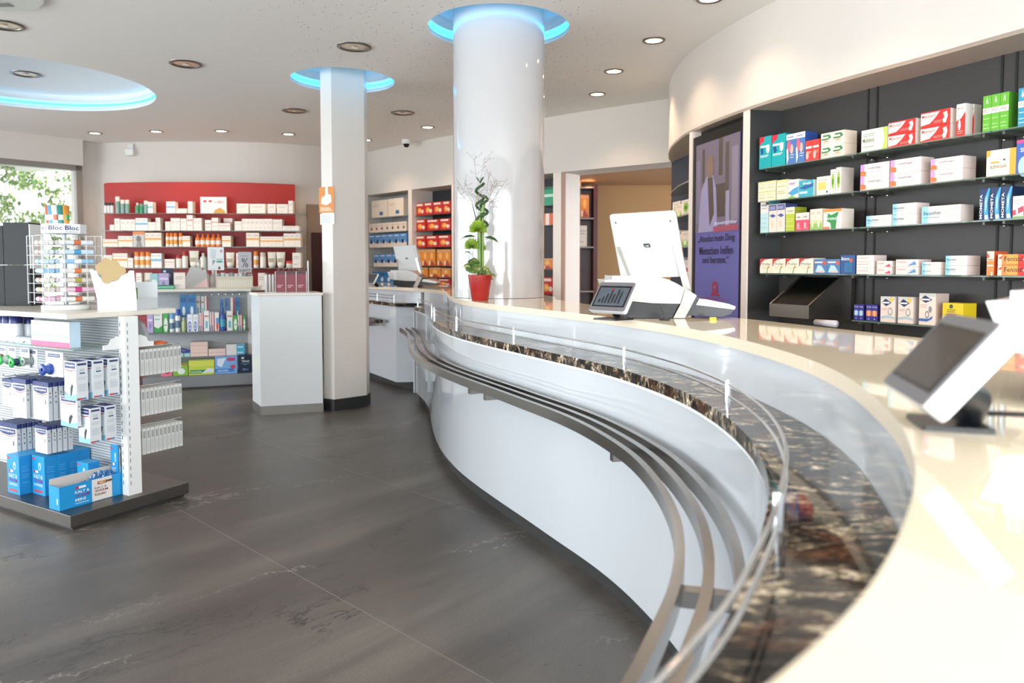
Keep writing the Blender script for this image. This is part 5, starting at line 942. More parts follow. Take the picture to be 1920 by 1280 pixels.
ii = sg(.15, ZS, [(-60, -8, 178, nav, 'white bottle, navy cap', dict(CB)), (0, 52, 178, nav, 'white bottle, navy cap', CB), (62, 128, 180, nav, 'white bottle, navy cap', CB)], 'foreground glass shelf', GRP)
ii = sg(.23, ZS, [(150, 205, 185, nav, 'white bottle, navy cap', CB), (212, 268, 186, nav, 'white bottle, navy cap', CB)], 'foreground glass shelf', GRP, start=ii)
sg(.135, ZS, [(150, 305, 378, 'pedifront', 'small flat white box', {'d': .02})], 'foreground glass shelf', GRP, start=ii)
sg(.135, ZS, [(316, 698, 222, 'sensodyne', 'white box fading to pink', {'n': 6})], 'foreground glass shelf', GRP, start=ii + 1)
def hang(y, X0, X1, Yt, Yb, stl, n, dy, desc, where, grp, name='hanging_pack', cat='pack', hook=True, xf=XG, thick=None, jit=0):
    q = g1(0, y); a = on_line(xf[0] + X0 / xf[2], q, GX, .7); b_ = on_line(xf[0] + X1 / xf[2], q, GX, .7); mid = (a + b_) / 2
    z0 = height_at(mid, xf[1] + Yb / xf[2]); z1 = height_at(mid, xf[1] + Yt / xf[2]); wd = (b_ - a).length
    for k in range(n):
        p = Vector((mid.x, mid.y)) + GY * dy * k; lab = desc + (', ' + (ordn(k) if k else 'frontmost') + ' on its hook' if n > 1 else '') + ', ' + where
        if len(lab.split()) > 16: print('LONG', lab)
        put(pack_mesh(stl), name, lab, cat, (p.x, p.y, z0 + (jit * (k % 2))), RZ1, (wd, (thick or dy * .72), z1 - z0), grp)
    if hook:
        l = (Vector((mid.x, mid.y)) - GA).dot(GX); hk = MB(); hk.tube([(l, .384, z1 + .012), (l, y - .01, z1 + .016), (l, y - .02, z1 + .03)], .0028, CHROME, 6); hk.build('hook', g)
PK = 'plaster packs hanging on the foreground unit'
hang(.11, 20, 118, 800, 1078, 'hansaelast', 5, .03, 'white navy-topped plaster pack', 'upper hook row left', PK)
hang(.09, 122, 256, 800, 1185, 'hansaelast', 5, .03, 'white navy-topped plaster pack', 'upper hook row middle', PK)
hang(.11, 326, 480, 830, 1205, 'hansaelast', 6, .03, 'white navy-topped plaster pack', 'upper hook row right', PK)
hang(.11, -40, 150, 1240, 1610, 'hansaelast', 5, .03, 'white navy-topped plaster pack', 'lower hook row left', PK)
hang(.13, 335, 455, 1270, 1540, 'hansaelast', 5, .03, 'white navy-topped plaster pack', 'lower hook row right', PK)
hang(.10, 648, 765, 625, 1012, 'pedifront', 3, .088, 'tall white foot-care box', 'right hook near post', PK, 'medicine_box', 'box')
hang(.10, 600, 765, 975, 1280, 'pedifront', 1, .02, 'flat white pack with navy logo, tilted', 'below the three tall boxes', PK, thick=.02)
hang(.14, 778, 890, 1090, 1440, 'pedifront', 2, .085, 'lower white foot-care box', 'right of the tilted pack', PK, 'medicine_box', 'box')
HP = 'grey hang cards on the rear side of foreground unit'
for r, (yt, yb) in enumerate(((648, 712), (722, 788), (790, 853))):
    for k in range(10):
        p = g1(-.115, .455 + .0265 * k); pr = Vector((p.x, p.y, .6)); z1 = height_at(g1(-.08, .455).to_3d(), [642, 716, 790][r] + 14); z0 = z1 - [.15, .155, .15][r]
        put(pack_mesh('hangcard'), 'hang_card', f'grey-white hang card, {ordn(k)} from the white post, {["upper", "middle", "lower"][r]} row', 'pack', (p.x, p.y, z0), RZ1, (.09, .022, z1 - z0), HP)
    MB().tube([(-.115, .41, z1 + .014), (-.115, .74, z1 + .014)], .0035, CHROME, 6).build('hook', g)
# side print of the stacked side faces (strips seen from the passage side)
def spool(y, Xc, Yc, rpx, X0, X1, Yt, Yb, c1, c2, label):
    q = g1(0, y); a = on_line(X0 / 5.333, q, GX, .85); b_ = on_line(X1 / 5.333, q, GX, .85); m = (a + b_) / 2; z0 = height_at(m, 560 + Yb / 5.333); z1 = height_at(m, 560 + Yt / 5.333); wd = (b_ - a).length
    t = thing('tape_pack', label, 'tape', (m.x, m.y, z0), RZ1, 'tape spools hanging on the foreground unit'); h = z1 - z0
    b = MB(); b.box((-wd / 2, 0, 0), (wd / 2, .004, h), M('#e4e6e8', .35)); b.quad((-wd * .35, -.001, h * .78), (wd * .7, 0, 0), (0, 0, h * .14), M('#26346f', .4)); b.text('Hansaplast', (-wd * .3, -.0018, h * .82), (wd * .6, 0, 0), (0, 0, h * .06), M('#e8eaf2', .4)); b.build('card', t)
    c = on_line(Xc / 5.333, q, GX, .85); zc = height_at(c, 560 + Yc / 5.333) - z0; xc = (c - m).dot(Vector((GX.x, GX.y, 0))); r = rpx / 5.333 / 1385 * 4.2
    s_ = MB(); prof = [(r * .35, -.05), (r, -.05), (r, -.043), (r * .72, -.043), (r * .72, -.012), (r, -.012), (r, -.004), (r * .35, -.004), (r * .35, -.05)]
    s_.lathe(prof[:4], (xc, 0, zc), M(c1, .3), 24, axis='Y', cap=False); s_.lathe(prof[3:5], (xc, 0, zc), M(c2, .5), 24, axis='Y', cap=False); s_.lathe(prof[4:], (xc, 0, zc), M(c1, .3), 24, axis='Y', cap=False); s_.build('spool', t)
_l = MB.lathe
spool(.12, 20, 590, 45, -20, 62, 478, 655, '#7a4a35', '#8a5a42', 'brown tape spool on white card, leftmost of the hanging tapes')
spool(.12, 85, 605, 48, 80, 160, 478, 672, '#2fa84a', '#c9d2cf', 'green tape spool with pale tape, second of the hanging tapes')
spool(.12, 200, 628, 50, 205, 292, 488, 690, '#2fa84a', '#2f3a66', 'green tape spool with dark tape, third of the hanging tapes')
spool(.14, 318, 618, 46, 285, 372, 505, 688, '#8a9a90', '#9aa3a0', 'grey tape spool on white card right of the green spools')
spool(.12, 510, 700, 55, 455, 628, 530, 775, '#27449a', '#4a68b4', 'large blue tape spool on a wide white card under the glass shelf')
# blue boxes on the base
ZB1 = .0825
KW = 'blue hot and cold compress boxes'
def kw(uf, vf, y_n, label0, h=.222, wd=.13, dp=.064):
    x, y = g1loc(uf, vf, ZB1)
    for k in range(y_n):
        p = g1(x - wd / 2, y + k * (dp + .001)); put(pack_mesh('kaltwarm'), 'compress_box', f'blue compress box, {label0}, {"front" if k == 0 else ordn(k)} one of the row', 'box', (p.x, p.y, ZB1), RZ1, (wd, dp, h), KW)
kw(37.5, 780 + 792 / 5.333, 4, 'left row on the grey base'); kw(85, 780 + 802 / 5.333, 4, 'middle row on the grey base')
x, y = g1loc(112, 958, ZB1); 
px_, py_ = g1loc(173, 893, ZB1)
p = g1(x - .075, y + .31); 
style('kaltmini', '#1f97d8', [R(0, .9, .3, .94, '#d83a4a'), Cc(.62, .74, .1, '#e8f2f8'), Cc(.62, .72, .055, '#1f97d8'), R(.15, .56, .28, .62, '#c9304a'), R(.28, .56, .5, .62, '#eef2f6'), T('KALT', .14, .42, .7, .52, '#eef6fa')], '#1a86c6', '#2a9fdc')
q = g1(x - .165, y + .22); put(pack_mesh('kaltmini'), 'compress_box', 'shorter blue compress box standing alone behind the blue tray', 'box', (q.x, q.y, ZB1), RZ1, (.11, .065, .19), KW)
t = thing('display_tray', 'open blue carton tray with cold-pack lettering at the front corner of the base', 'tray', (g1(x, y).x, g1(x, y).y, ZB1), RZ1)
TW, TD, TH1, TH0 = .10, .355, .125, .125
bl = M('#1f97d8', .4); b = MB()
b.box((-TW, 0, 0), (0, .003, TH1), bl); b.box((-.003, .003, 0), (0, TD, TH0), bl); b.box((-TW, TD - .003, 0), (-.003, TD, TH1 + .03), bl); b.box((-TW, .003, 0), (-TW + .003, TD - .003, TH1 + .03), M('#d9cfc4', .5)); b.box((-TW + .003, .003, 0), (-.003, TD - .003, .003), bl)
b.build('carton', t)
q = MB(); dd_ = [R(.49, .02, .81, .98, '#e9e2dc'), R(.235, .76, .29, .86, '#c9304a'), R(.29, .76, .40, .86, '#eef2f6'), T('KALT &', .23, .56, .45, .68, '#eef6fa'), T('WARM', .23, .4, .45, .52, '#8a3a8a'), T('MINI', .23, .22, .39, .34, '#eef6fa'), R(.23, .12, .44, .15, '#bfe0f2'), R(.575, .72, .73, .86, '#b5692f'), T('NEU', .6, .75, .7, .84, '#f3e3d2'), T('KALT &', .53, .54, .72, .64, '#8a8f98'), T('WARM', .53, .4, .74, .5, '#a03a4a'), T('Kinder', .53, .24, .72, .36, '#8a6a5a'), Cc(.77, .8, .05, '#5a4a42')]
decals(q, dd_, TD, TH0, -.0006, 0); q.tf(Matrix.Translation((.0003, 0, 0)) @ Matrix.Rotation(PI / 2, 4, 'Z'))
q2 = MB(); decals(q2, [T('1', .75, .25, .85, .5, '#eef6fa'), R(.1, .8, .4, .82, '#6fbde6')], TW, TH1, -.0006, -TW); q.v += q2.v; n_ = len(q.v) - len(q2.v)
for f, mi in zip(q2.f, q2.m): q.f.append(tuple(i + n_ for i in f)); q.m.append(q.mi(q2.mats[mi])); q.sm.append(False)
q.build('printed_panel', t)
rnd = random.Random(5)
for k in range(5):   # crumpled blue pouches in the tray
    b = MB(); bm = bmesh.new(); bmesh.ops.create_icosphere(bm, subdivisions=3, radius=1)
    vs = [(v.co.x * .042 * (1 + .3 * rnd.uniform(-1, 1)), v.co.y * .034 * (1 + .3 * rnd.uniform(-1, 1)), v.co.z * .05 * (1 + .25 * rnd.uniform(-1, 1))) for v in bm.verts]; fs = [tuple(v.index for v in f.verts) for f in bm.faces]; bm.free()
    for i, f in enumerate(fs): b.add([vs[j] for j in f], [(0, 1, 2)], ['#2f5f94', '#5f93bf', '#27507f', '#a9c9dc'][rnd.randrange(4)] if i % 3 == 0 else ['#2f5f94', '#3f74a8'][i % 2])
    p = g1(x - .05, y + .165 + .031 * k); tag(b.build('gel_pack', None, (p.x, p.y, ZB1 + .062 + .03 * (k > 1)), RZ1 + k), f'crumpled blue gel pack in the blue tray, {ordn(k)} from the front', 'gel pack', 'crumpled gel packs in the tray')
for k in range(2):
    p = g1(x - .045 + .0, y + .333 + .009 * k); o = put(pack_mesh(['kaltmini', 'hangcard'][k]), 'folder_card', ['blue folded card standing upright at the rear end of the tray', 'white folded card standing behind the blue card in the tray'][k], 'card', (p.x, p.y, ZB1 + .01), RZ1, (.07, .006, .27 - .02 * k), 'cards in the tray')
# ---------------------------------------------------------------- on top of the first gondola
for k, (ua, ub, lab) in enumerate(((-60, 8, 'matt black display box cut off by the left edge'), (9, 57, 'tall matt black display box beside the tube carousel'))):
    a = P(ua, 573, ZTG); b_ = P(ub, 572, ZTG); Y = 4.75; xa = (ua - 960) / FPX * Y; xb = (ub - 960) / FPX * Y
    t = thing('display_box', lab, 'box', (xa, Y, ZTG), -.0)
    w_ = xb - xa; hh = .535
    MB().box((0, 0, 0), (w_, .14, hh * .49), M('#1b1b1c', .5)).build('lower_half', t); MB().box((0, 0, hh * .495), (w_, .14, hh - .02 * (1 - k)), M('#1f1f20', .5)).build('upper_half', t)
    if k: MB().box((w_ + .0005, 0, .24), (w_ + .006, .14, hh - .01), M('#e9e9e7', .5)).build('white_edge', t)
SC = P(123, 577.5, ZTG); SC.y = 4.36; SC.x = (123 - 960) / FPX * 4.36
t = thing('carousel_rack', 'rotating clear acrylic rack full of toothpaste tubes on a white disc', 'rack', (SC.x, SC.y, ZTG), RZ1 - .12)
MB().lathe([(0, 0), (.125, 0), (.127, .004), (.127, .026), (.12, .03), (0, .03)], (0, 0, 0), M('#eeeeec', .25, 0, .4), 40).build('disc', t)
acr = M('#f4f6f6', .02, 0, 0, .6, 0, 0, .35); HR = .145; RH = .38
b = MB(); TIER = [.045 + k * .0545 for k in range(7)]
for z in TIER + [.43]: b.box((-HR, -HR, z), (HR, HR, z + .003), acr)
for sx in (-1, 1):
    for sy in (-1, 1): b.box((sx * HR - .002, sy * HR - .002, .035), (sx * HR + .002, sy * HR + .002, .433), acr); b.box((sx * .06 - .002, sy * HR - .002, .035), (sx * .06 + .002, sy * HR + .002, .433), acr); b.box((sx * HR - .002, sy * .06 - .002, .035), (sx * HR + .002, sy * .06 + .002, .433), acr)
b.lathe([(0, .03), (.012, .03), (.012, .6)], (0, 0, 0), M('#d9dcdc', .1), 16); b.build('acrylic_frame', t)
hd = MB(); r8 = [(.115 * math.cos(a), .115 * math.sin(a)) for a in [PI / 8 + k * PI / 4 for k in range(8)]]
hd.prism(r8, .445, .50, M('#eef0f2', .4))
for k in range(8):
    a0, a1 = Vector(r8[k]), Vector(r8[(k + 1) % 8]); e_ = (a1 - a0); nn_ = Vector((e_.y, -e_.x)).normalized() * .001
    if (a0 + a1).y < .12: hd.text('Bloc', (a0.x + nn_.x + e_.x * .08, a0.y + nn_.y + e_.y * .08, .463), (e_.x * .84, e_.y * .84, 0), (0, 0, .026), M('#26225f', .4)); hd.text('Trockenraum', (a0.x + nn_.x + e_.x * .1, a0.y + nn_.y + e_.y * .1, .45), (e_.x * .8, e_.y * .8, 0), (0, 0, .007), M('#8a8aa0', .4))
hd.build('header_band', t)
TC = [('#e8e4e0', '#d8744a'), ('#dfe6ea', '#d8744a'), ('#cfe3f2', '#4f9fd0'), ('#9cc8e6', '#eef2f4'), ('#e9e4de', '#e07f4a'), ('#ded6c9', '#b5a84a'), ('#e6c4d4', '#d0407f')]
def tube_thing(loc, rot, L_, r, c1, c2, label, grp):
    t = thing('toothpaste_tube', label, 'tube', loc, 0, grp); t.rotation_euler = rot
    MB().lathe([(0, 0), (r, 0), (r, .004), (r * .98, L_ * .8), (r * .98, L_)], (0, 0, 0), M(c1, .3), 14, axis='X').lathe([(r * 1.01, L_ * .3), (r * 1.01, L_ * .55)], (0, 0, 0), M(c2, .35), 14, axis='X', cap=False).build('tube_body', t)
    MB().lathe([(0, 0), (r * .95, 0), (r * .95, .012), (0, .014)], (-.014, 0, 0), M('#f0efec', .3), 14, axis='X').build('cap', t)
tbm = Matrix.Translation(SC.to_3d() if len(SC) == 2 else Vector((SC.x, SC.y, ZTG))) @ Matrix.Rotation(RZ1 - .12, 4, 'Z')
for ti, z in enumerate(TIER[:7]):
    for sd in range(3):      # the three sides the photo shows
        for j in range(3):
            off = -.035 + .034 * (j % 3) + .001
            if sd == 0: lp = Vector((-.05, -HR + .022 + .033 * j, z + .020)); rz_ = 0       # lie along x, seen from the front
            elif sd == 1: lp = Vector((HR - .022 - .033 * j, -.048, z + .020)); rz_ = PI / 2
            else: lp = Vector((-HR - .02, -.13 + .033 * j + .15, z + .020)); rz_ = 0
            if sd == 1 and j > 1: continue
            c1, c2 = TC[(6 - ti + (sd == 1)) % 7]
            if (ti, sd, j) in ((2, 2, 0), (3, 2, 2)): continue
            w_ = tbm @ lp
            ln = {0: .10, 1: .15, 2: .095}[sd]
            tube_thing(w_, (0, 0, RZ1 - .12 + rz_), ln, .0145, c1, c2, f'lying tube, {["front", "right", "left"][sd]} side, {ordn(ti)} tier from below, {["outer", "middle", "inner"][j]} one', 'toothpaste tubes lying in the carousel')
for k in range(9):
    a = PI + .25 + k * .335; r_ = .078; p = tbm @ Vector((r_ * math.cos(a), r_ * math.sin(a), .501))
    c = ['#4f9fd0', '#eef0f2', '#e0673a', '#d8d2cc', '#e0673a', '#6fa8cc', '#e8e4de', '#3f8f8a', '#e0953a'][k]
    t_ = thing('toothpaste_tube', f'upright tube above the lettered band, {ordn(k)} from the left', 'tube', p, 0, 'upright tubes on the carousel')
    MB().add([(.016 * math.cos(q * PI / 5), .016 * math.sin(q * PI / 5), 0) for q in range(10)] + [(.024 * math.cos(q * PI / 5), .006 * math.sin(q * PI / 5), .105) for q in range(10)], [(q, (q + 1) % 10, 10 + (q + 1) % 10, 10 + q) for q in range(10)] + [tuple(range(10, 20))], M(c, .3), True).build('tube_body', t_, None, a + PI / 2)
    MB().lathe([(.0166, .02), (.0175, .05)], (0, 0, 0), M(['#e9e9e9', '#c9402a', '#f0eee9', '#3f7fb4', '#e9e9e9', '#f0f0f0', '#c95a3a', '#e9e9e9', '#4f9f5a'][k], .3), 10, cap=False).build('tube_print', t_)
# white carton with scalloped brown cut-out
t = thing('display_carton', 'white carton display with a scalloped brown cut-out and open tray', 'carton', ((218 - 960) / FPX * 4.25, 4.25, ZTG), -.03)
s_ = 4.25 / FPX
def cp(u, v): return ((u - 218) * s_, (579 - v) * s_)
wc = M('#e6eaec', .5)
b = MB(); b.extr([cp(181, 579), cp(256, 579), cp(256, 558), cp(181, 558)], (0, 0, 0), (1, 0, 0), (0, 0, 1), (0, 1, 0), .004, wc)
b.extr([cp(181, 558.2), cp(256, 558.2), cp(252, 504), cp(243, 504), cp(240, 509), cp(228, 511), cp(222, 517), cp(216, 524), cp(202, 525), cp(190, 521), cp(183, 512), cp(182, 504), cp(168, 504)], (0, 0, 0), (1, 0, 0), (0, -.0, 1), (0, 1, 0), .004, wc)
xl, xr = cp(181, 0)[0], cp(256, 0)[0]
b.box((xl, .004, 0), (xl + .003, .24, .06), wc); b.box((xr - .003, .004, 0), (xr, .24, .065), wc); b.box((xl, .237, 0), (xr, .24, .16), wc); b.box((xl + .003, .004, 0), (xr - .003, .237, .003), wc); b.build('carton', t)
br = []
for cx_, cy_, r_, a0, a1 in ((192, 500, 12, 100, 270), (201, 518, 11, 180, 330), (217, 515, 8, 270, 330), (230, 505, 8, -100, 60), (214, 497, 12, 10, 70), (200, 492, 11, 40, 130)):
    for q in range(6): an = math.radians(a0 + (a1 - a0) * q / 5); br.append(cp(cx_ + r_ * math.cos(an), cy_ - r_ * math.sin(an)))
tag(MB().extr(br, (0, -.0045, 0), (1, 0, 0), (0, 0, 1), (0, 1, 0), .003, M('#b09668', .6)).build('cut_out', t), 'brown scalloped cut-out')
b = MB(); 
for k in range(6): b.box((xl + .02 + k * .033, .02, .004), (xl + .045 + k * .033, .05, .19 if k in (0,) else .13), M(['#d9d64a', '#e9c84a', '#8a4a3a', '#7a2f2a', '#c9a43a', '#6f8f3a'][k], .4))
b.build('sachets', t)
MB().text('DISPLAY', (xr + .0006, .06, .022), (0, .12, 0), (0, 0, .02), M('#6a5f55', .5)).build('lettering', t) if False else None
tag(MB().box((-.06, -.05, 0), (.06, .05, .004), M('#cfe0dc', .4)).build('leaflet', None, (g1(-.19, .66).x, g1(-.19, .66).y, ZTG), RZ1), 'pale green leaflet lying at the right corner of the foreground unit top', 'leaflet')
# things at the rear shelf behind the post
p = g1(-.2, .52)
t = thing('heel_pad_pack', 'clear rounded blister pack standing behind the white post', 'pack', (p.x, p.y, ZS - .0195), RZ1 + .3)
MB().extr([(-.055, 0), (.055, 0), (.055, .08), (.03, .13), (-.01, .155), (-.055, .15)], (0, 0, 0), (1, 0, 0), (0, 0, 1), (0, 1, 0), .03, M('#c9cdd0', .1, 0, 0, .5, 0, 0, .7)).build('blister', t); MB().box((-.04, .005, .005), (-.015, .031, .09), M('#6f7276', .4)).build('insert', t)
p = g1(-.17, .64); t = MB().lathe([(0, 0), (.045, 0), (.05, .008), (.02, .02), (0, .02)], (0, 0, 0), M('#e0662f', .4), 24).build('orange_lid', None, (p.x, p.y, ZS - .0195)); tag(t, 'flat orange lid lying behind the white post of the foreground unit', 'lid')
# ---------------------------------------------------------------- potted plant on the counter
p = P(900, 562.5, ZT)
t = thing('potted_plant', 'red pot arrangement with green chrysanthemums, curly bamboo and fine grass on the counter', 'plant', (p.x, p.y, ZT))
tag(MB().lathe([(0, 0), (.055, 0), (.058, .003), (.083, .17), (.083, .175), (.076, .175), (.074, .15), (0, .15)], (0, 0, 0), M('#a8251f', .35, 0, .2), 40).build('pot', t), 'tapered red pot')
k_ = 5.1 / FPX
def pp_(u, v, y=0): return ((u - 900) * k_, y, (562.5 - v) * k_)
gd = M('#33512a', .4); gm = M('#6d9440', .45); gl_ = M('#a9c95a', .5)
b = MB()
for x, y in ((-.01, 0), (.012, .01), (0, -.014), (.02, -.006)): b.tube([(x, y, .15), (x, y, .5 + x * 3), (x * 1.2, y, .60 + x * 4)], .008, M('#7fa04f', .4), 8)
def spiral(x, z0, z1, r, n, ph): return [(x + r * math.cos(ph + q * 2 * PI / 10), r * .7 * math.sin(ph + q * 2 * PI / 10), z0 + (z1 - z0) * q / (n * 10)) for q in range(n * 10 + 1)]
b.tube(spiral(.0, .50, .80, .026, 3, 0), .010, gd, 7); b.tube(spiral(.03, .46, .72, .024, 3, 2), .010, gd, 7)
for q in range(8):
    a = q * .8; b.add([(0.0, 0, .80), (.012 * math.cos(a), .012 * math.sin(a), .83), (.035 * math.cos(a), .035 * math.sin(a), .85), (.004, 0, .80)], [(0, 1, 2, 3)], gd)
b.build('bamboo_stems', t)
def mum(c, r, n, m1, seed):
    rn = random.Random(seed); b = MB()
    for q in range(n):
        a = rn.random() * 6.28; el = rn.uniform(-.35, 1.35); L_ = r * rn.uniform(.75, 1.05); d = Vector((math.cos(a) * math.cos(el), math.sin(a) * math.cos(el), math.sin(el) * .95)); s = Vector((-math.sin(a), math.cos(a), 0)) * r * .09; o = Vector(c)
        q_ = Vector((0, 0, r * .12)); b.add([o + d * L_ * .2, o + d * L_ * .6 + q_, o + d * L_ + q_ * .6, o + d * L_ * .7 - q_ * .5], [(0, 1, 2, 3)], m1 if q % 2 else gl_)
        b.add([o + d * L_ * .2 - s, o + d * L_ * .2 + s, o + d * L_ + s * .8 + Vector((0, 0, .004)), o + d * L_ - s * .8 + Vector((0, 0, .004))], [(0, 1, 2, 3)], m1 if q % 3 else gl_)
    return b
mum(pp_(897, 432, -.01), .07, 420, M('#b4d048', .5), 1).build('flower', t); mum(pp_(885, 463, -.02), .06, 340, M('#acc951', .5), 2).build('flower', t); mum(pp_(903, 466, .02), .04, 130, M('#7fa83f', .5), 3).build('flower', t)
b = MB()
def leaf(b, p0_, p1_, wd, m, sag=.01):
    a, c = Vector(p0_), Vector(p1_); d = c - a; s = d.cross(Vector((0, 1, .3))).normalized() * wd
    if s.length < 1e-4: s = Vector((0, wd, 0))
    m1 = a + d * .35 + Vector((0, 0, sag)); m2 = a + d * .7 + Vector((0, 0, sag)); yv = Vector((0, wd * .5, 0))
    b.add([a, m1 - s, m1 + s, m2 - s * .8, m2 + s * .8, c, m1 + yv, m2 + yv], [(0, 1, 6), (0, 6, 2), (1, 3, 7, 6), (6, 7, 4, 2), (3, 5, 7), (7, 5, 4)], m)
leaf(b, pp_(893, 444), pp_(866, 447), .009, gd); leaf(b, pp_(908, 445), pp_(935, 454), .011, gd, .012); leaf(b, pp_(888, 482), pp_(867, 479), .004, gd, .03); leaf(b, pp_(896, 425), pp_(884, 374), .003, gd, .0)
rn = random.Random(11)
for q in range(110):
    a = rn.random() * 6.28; r0 = rn.uniform(.01, .06); r1 = r0 + rn.uniform(.025, .065); z = .16 + rn.uniform(0, .05) + (.05 if math.cos(a) < -.3 else 0); z -= .03 * (r1 > .09)
    leaf(b, (r0 * math.cos(a), r0 * math.sin(a), z), (r1 * math.cos(a) - .008, r1 * math.sin(a), z + rn.uniform(-.02, .03)), rn.uniform(.010, .018), [gm, M('#9aa86a', .5), M('#5f7f45', .45), M('#c4c88a', .5)][q % 4])
b.build('foliage', t)
b = MB(); rn = random.Random(4); tw = M('#a08c7c', .6)
for q in range(13):
    a0 = (rn.uniform(-.02, .02), rn.uniform(-.02, .02), .45); sx = rn.uniform(-.17, .19); tz = rn.uniform(.66, .98); mid = (a0[0] + sx * .4, rn.uniform(-.03, .03), (a0[2] + tz) / 2 + .05); e_ = (sx, rn.uniform(-.05, .02), tz)
    b.tube([a0, mid, e_], .0010, tw, 4)
    for j in range(7):
        f = rn.uniform(.45, 1); c = Vector(mid) * (1 - f) + Vector(e_) * f; dx, dz = rn.uniform(-.07, .07), rn.uniform(.0, .06); b.tube([c, c + Vector((dx, 0, dz))], .0008, tw, 4); b.lathe([(0, -.004), (.002, 0), (0, .004)], tuple(c + Vector((dx, 0, dz))), M('#7a5f4f', .6), 6)
b.build('grass_twigs', t)
# ---------------------------------------------------------------- cash terminals and customer displays
def terminal(loc, rz, label, mon=(0, 0, 0), s=1.0):
    t = thing('cash_terminal', label, 'cash register', loc, rz); t.scale = (s, s, s); K = 426.0
    def c(u, v): return ((u - 1165) / K, (600 - v) / K)
    EX, EZ, EY = (1, 0, 0), (0, 0, 1), (0, 1, 0); wp = M('#d6d5d3', .25, 0, .3); bp = M('#1d1b1a', .25)
    def e(pts, y, d, m, nm, bev=.004): return MB().extr([c(*q) for q in pts], (0, y, 0), EX, EZ, EY, d, m).build(nm, t, bevel=bev)
    e([(1137, 527), (1152, 526), (1152, 519), (1215, 519), (1240, 521), (1258, 526), (1275, 534), (1290, 543), (1281, 572), (1230, 571), (1175, 566), (1150, 562)], .0, .26, wp, 'upper_shell', .006)
    tag(e([(1170, 567), (1230, 572), (1280, 573), (1267, 599), (1190, 599), (1165, 592)], .008, .245, bp, 'lower_body'), 'black lower body')
    tag(e([(1290.5, 543), (1312, 556), (1290, 599), (1268, 599), (1281.5, 573)], -.004, .268, mat_brushed('#9a9084', .35), 'side_band'), 'grey side band')
    e([(1312.5, 557), (1319, 566), (1301, 593), (1291, 598)], .004, .25, bp, 'hinge_block')
    tag(e([(1317, 563), (1330, 563.5), (1372, 572), (1386, 577), (1384, 583), (1311, 574)], -.004, .22, wp, 'drawer_lid', .003), 'white drawer lid')
    e([(1311, 574.5), (1383, 583.5), (1377, 592), (1360, 597), (1300, 594)], .002, .21, bp, 'drawer')
    # screen on its arms, seen from behind
    ex = Vector((.285, -.085, .012)); dn = Vector((.062, .035, -.295)); nn = dn.cross(ex).normalized(); o = Vector(c(1153, 400) + (0,)); o = Vector((o.x, .13, c(0, 400)[1])) + Vector(mon)
    if nn.y > 0: nn = -nn
    R_ = .045; prof = []
    for cx, cy, a0 in ((1 - R_, R_, -90), (1 - R_, 1 - R_, 0), (R_, 1 - R_, 90), (R_, R_, 180)):
        for q in range(5): a = math.radians(a0 + q * 22.5); prof.append((cx + R_ * math.cos(a), cy + R_ * math.sin(a)))
    b = MB(); b.extr(prof, o, ex, dn, -nn, .028, wp); sh_ = b.build('screen_housing', t, bevel=.004)
    pr2 = [(.5 + (x - .5) * .92, .5 + (y - .5) * .92) for x, y in prof]
    MB().extr(pr2, o - nn * .0282, ex, dn, -nn, .003, M('#151617', .12)).build('screen', sh_)
    pr3 = [(.5 + (x - .5) * .84, .5 + (y - .5) * .80) for x, y in prof]
    b = MB(); b.extr(pr3, o + nn * .003, ex, dn, -nn, .003, wp)
    for fx, fy in ((.08, .13), (.9, .15), (.13, .93)): b.extr([(fx - .01, fy - .01), (fx + .01, fy - .01), (fx + .01, fy + .01), (fx - .01, fy + .01)], o + nn * .004, ex, dn, nn, .001, M('#2a2a2a', .5))
    b.extr([(.44, .47), (.53, .47), (.54, .50), (.54, .53), (.46, .53), (.44, .51)], o + nn * .004, ex, dn, nn, .0012, M('#20261f', .4)); b.text('CGM', o + nn * .0056 + ex * .455 + dn * .52, ex * .06, -dn * .03, M('#cfd6cf', .4)); b.build('back_cover', sh_)
    am = mat_brushed('#c9c6c2', .3)
    for fx, w_, px in ((.05, .007, 1190), (.93, .016, 1300)):
        top = o + ex * fx + dn * .5 + nn * .012; bot = Vector((c(px, 0)[0], .06, c(0, 545 if px > 1200 else 524)[1])) + Vector(mon) * .6
        b = MB(); dv = bot - top; sd = ex.normalized() * w_; b.add([top - sd, top + sd, bot + sd, bot - sd, top - sd - nn * .01, top + sd - nn * .01, bot + sd - nn * .01, bot - sd - nn * .01], [(0, 1, 2, 3), (7, 6, 5, 4), (0, 4, 5, 1), (1, 5, 6, 2), (2, 6, 7, 3), (3, 7, 4, 0)], am); b.build('screen_arm', t)
    return t
terminal((.475, 3.28, ZT), 0, 'white cash terminal seen from behind in the middle of the long counter')
ft = P(728, 533.5, ZT); terminal((-1.38, 8.55, ZT), -.1, 'small distant white cash terminal on the far counter', s=1.0)
terminal((.86, 1.22, ZT), -.72, 'blurred white cash terminal at the right edge of the photo', mon=(.38, .0, .0), s=1.0)
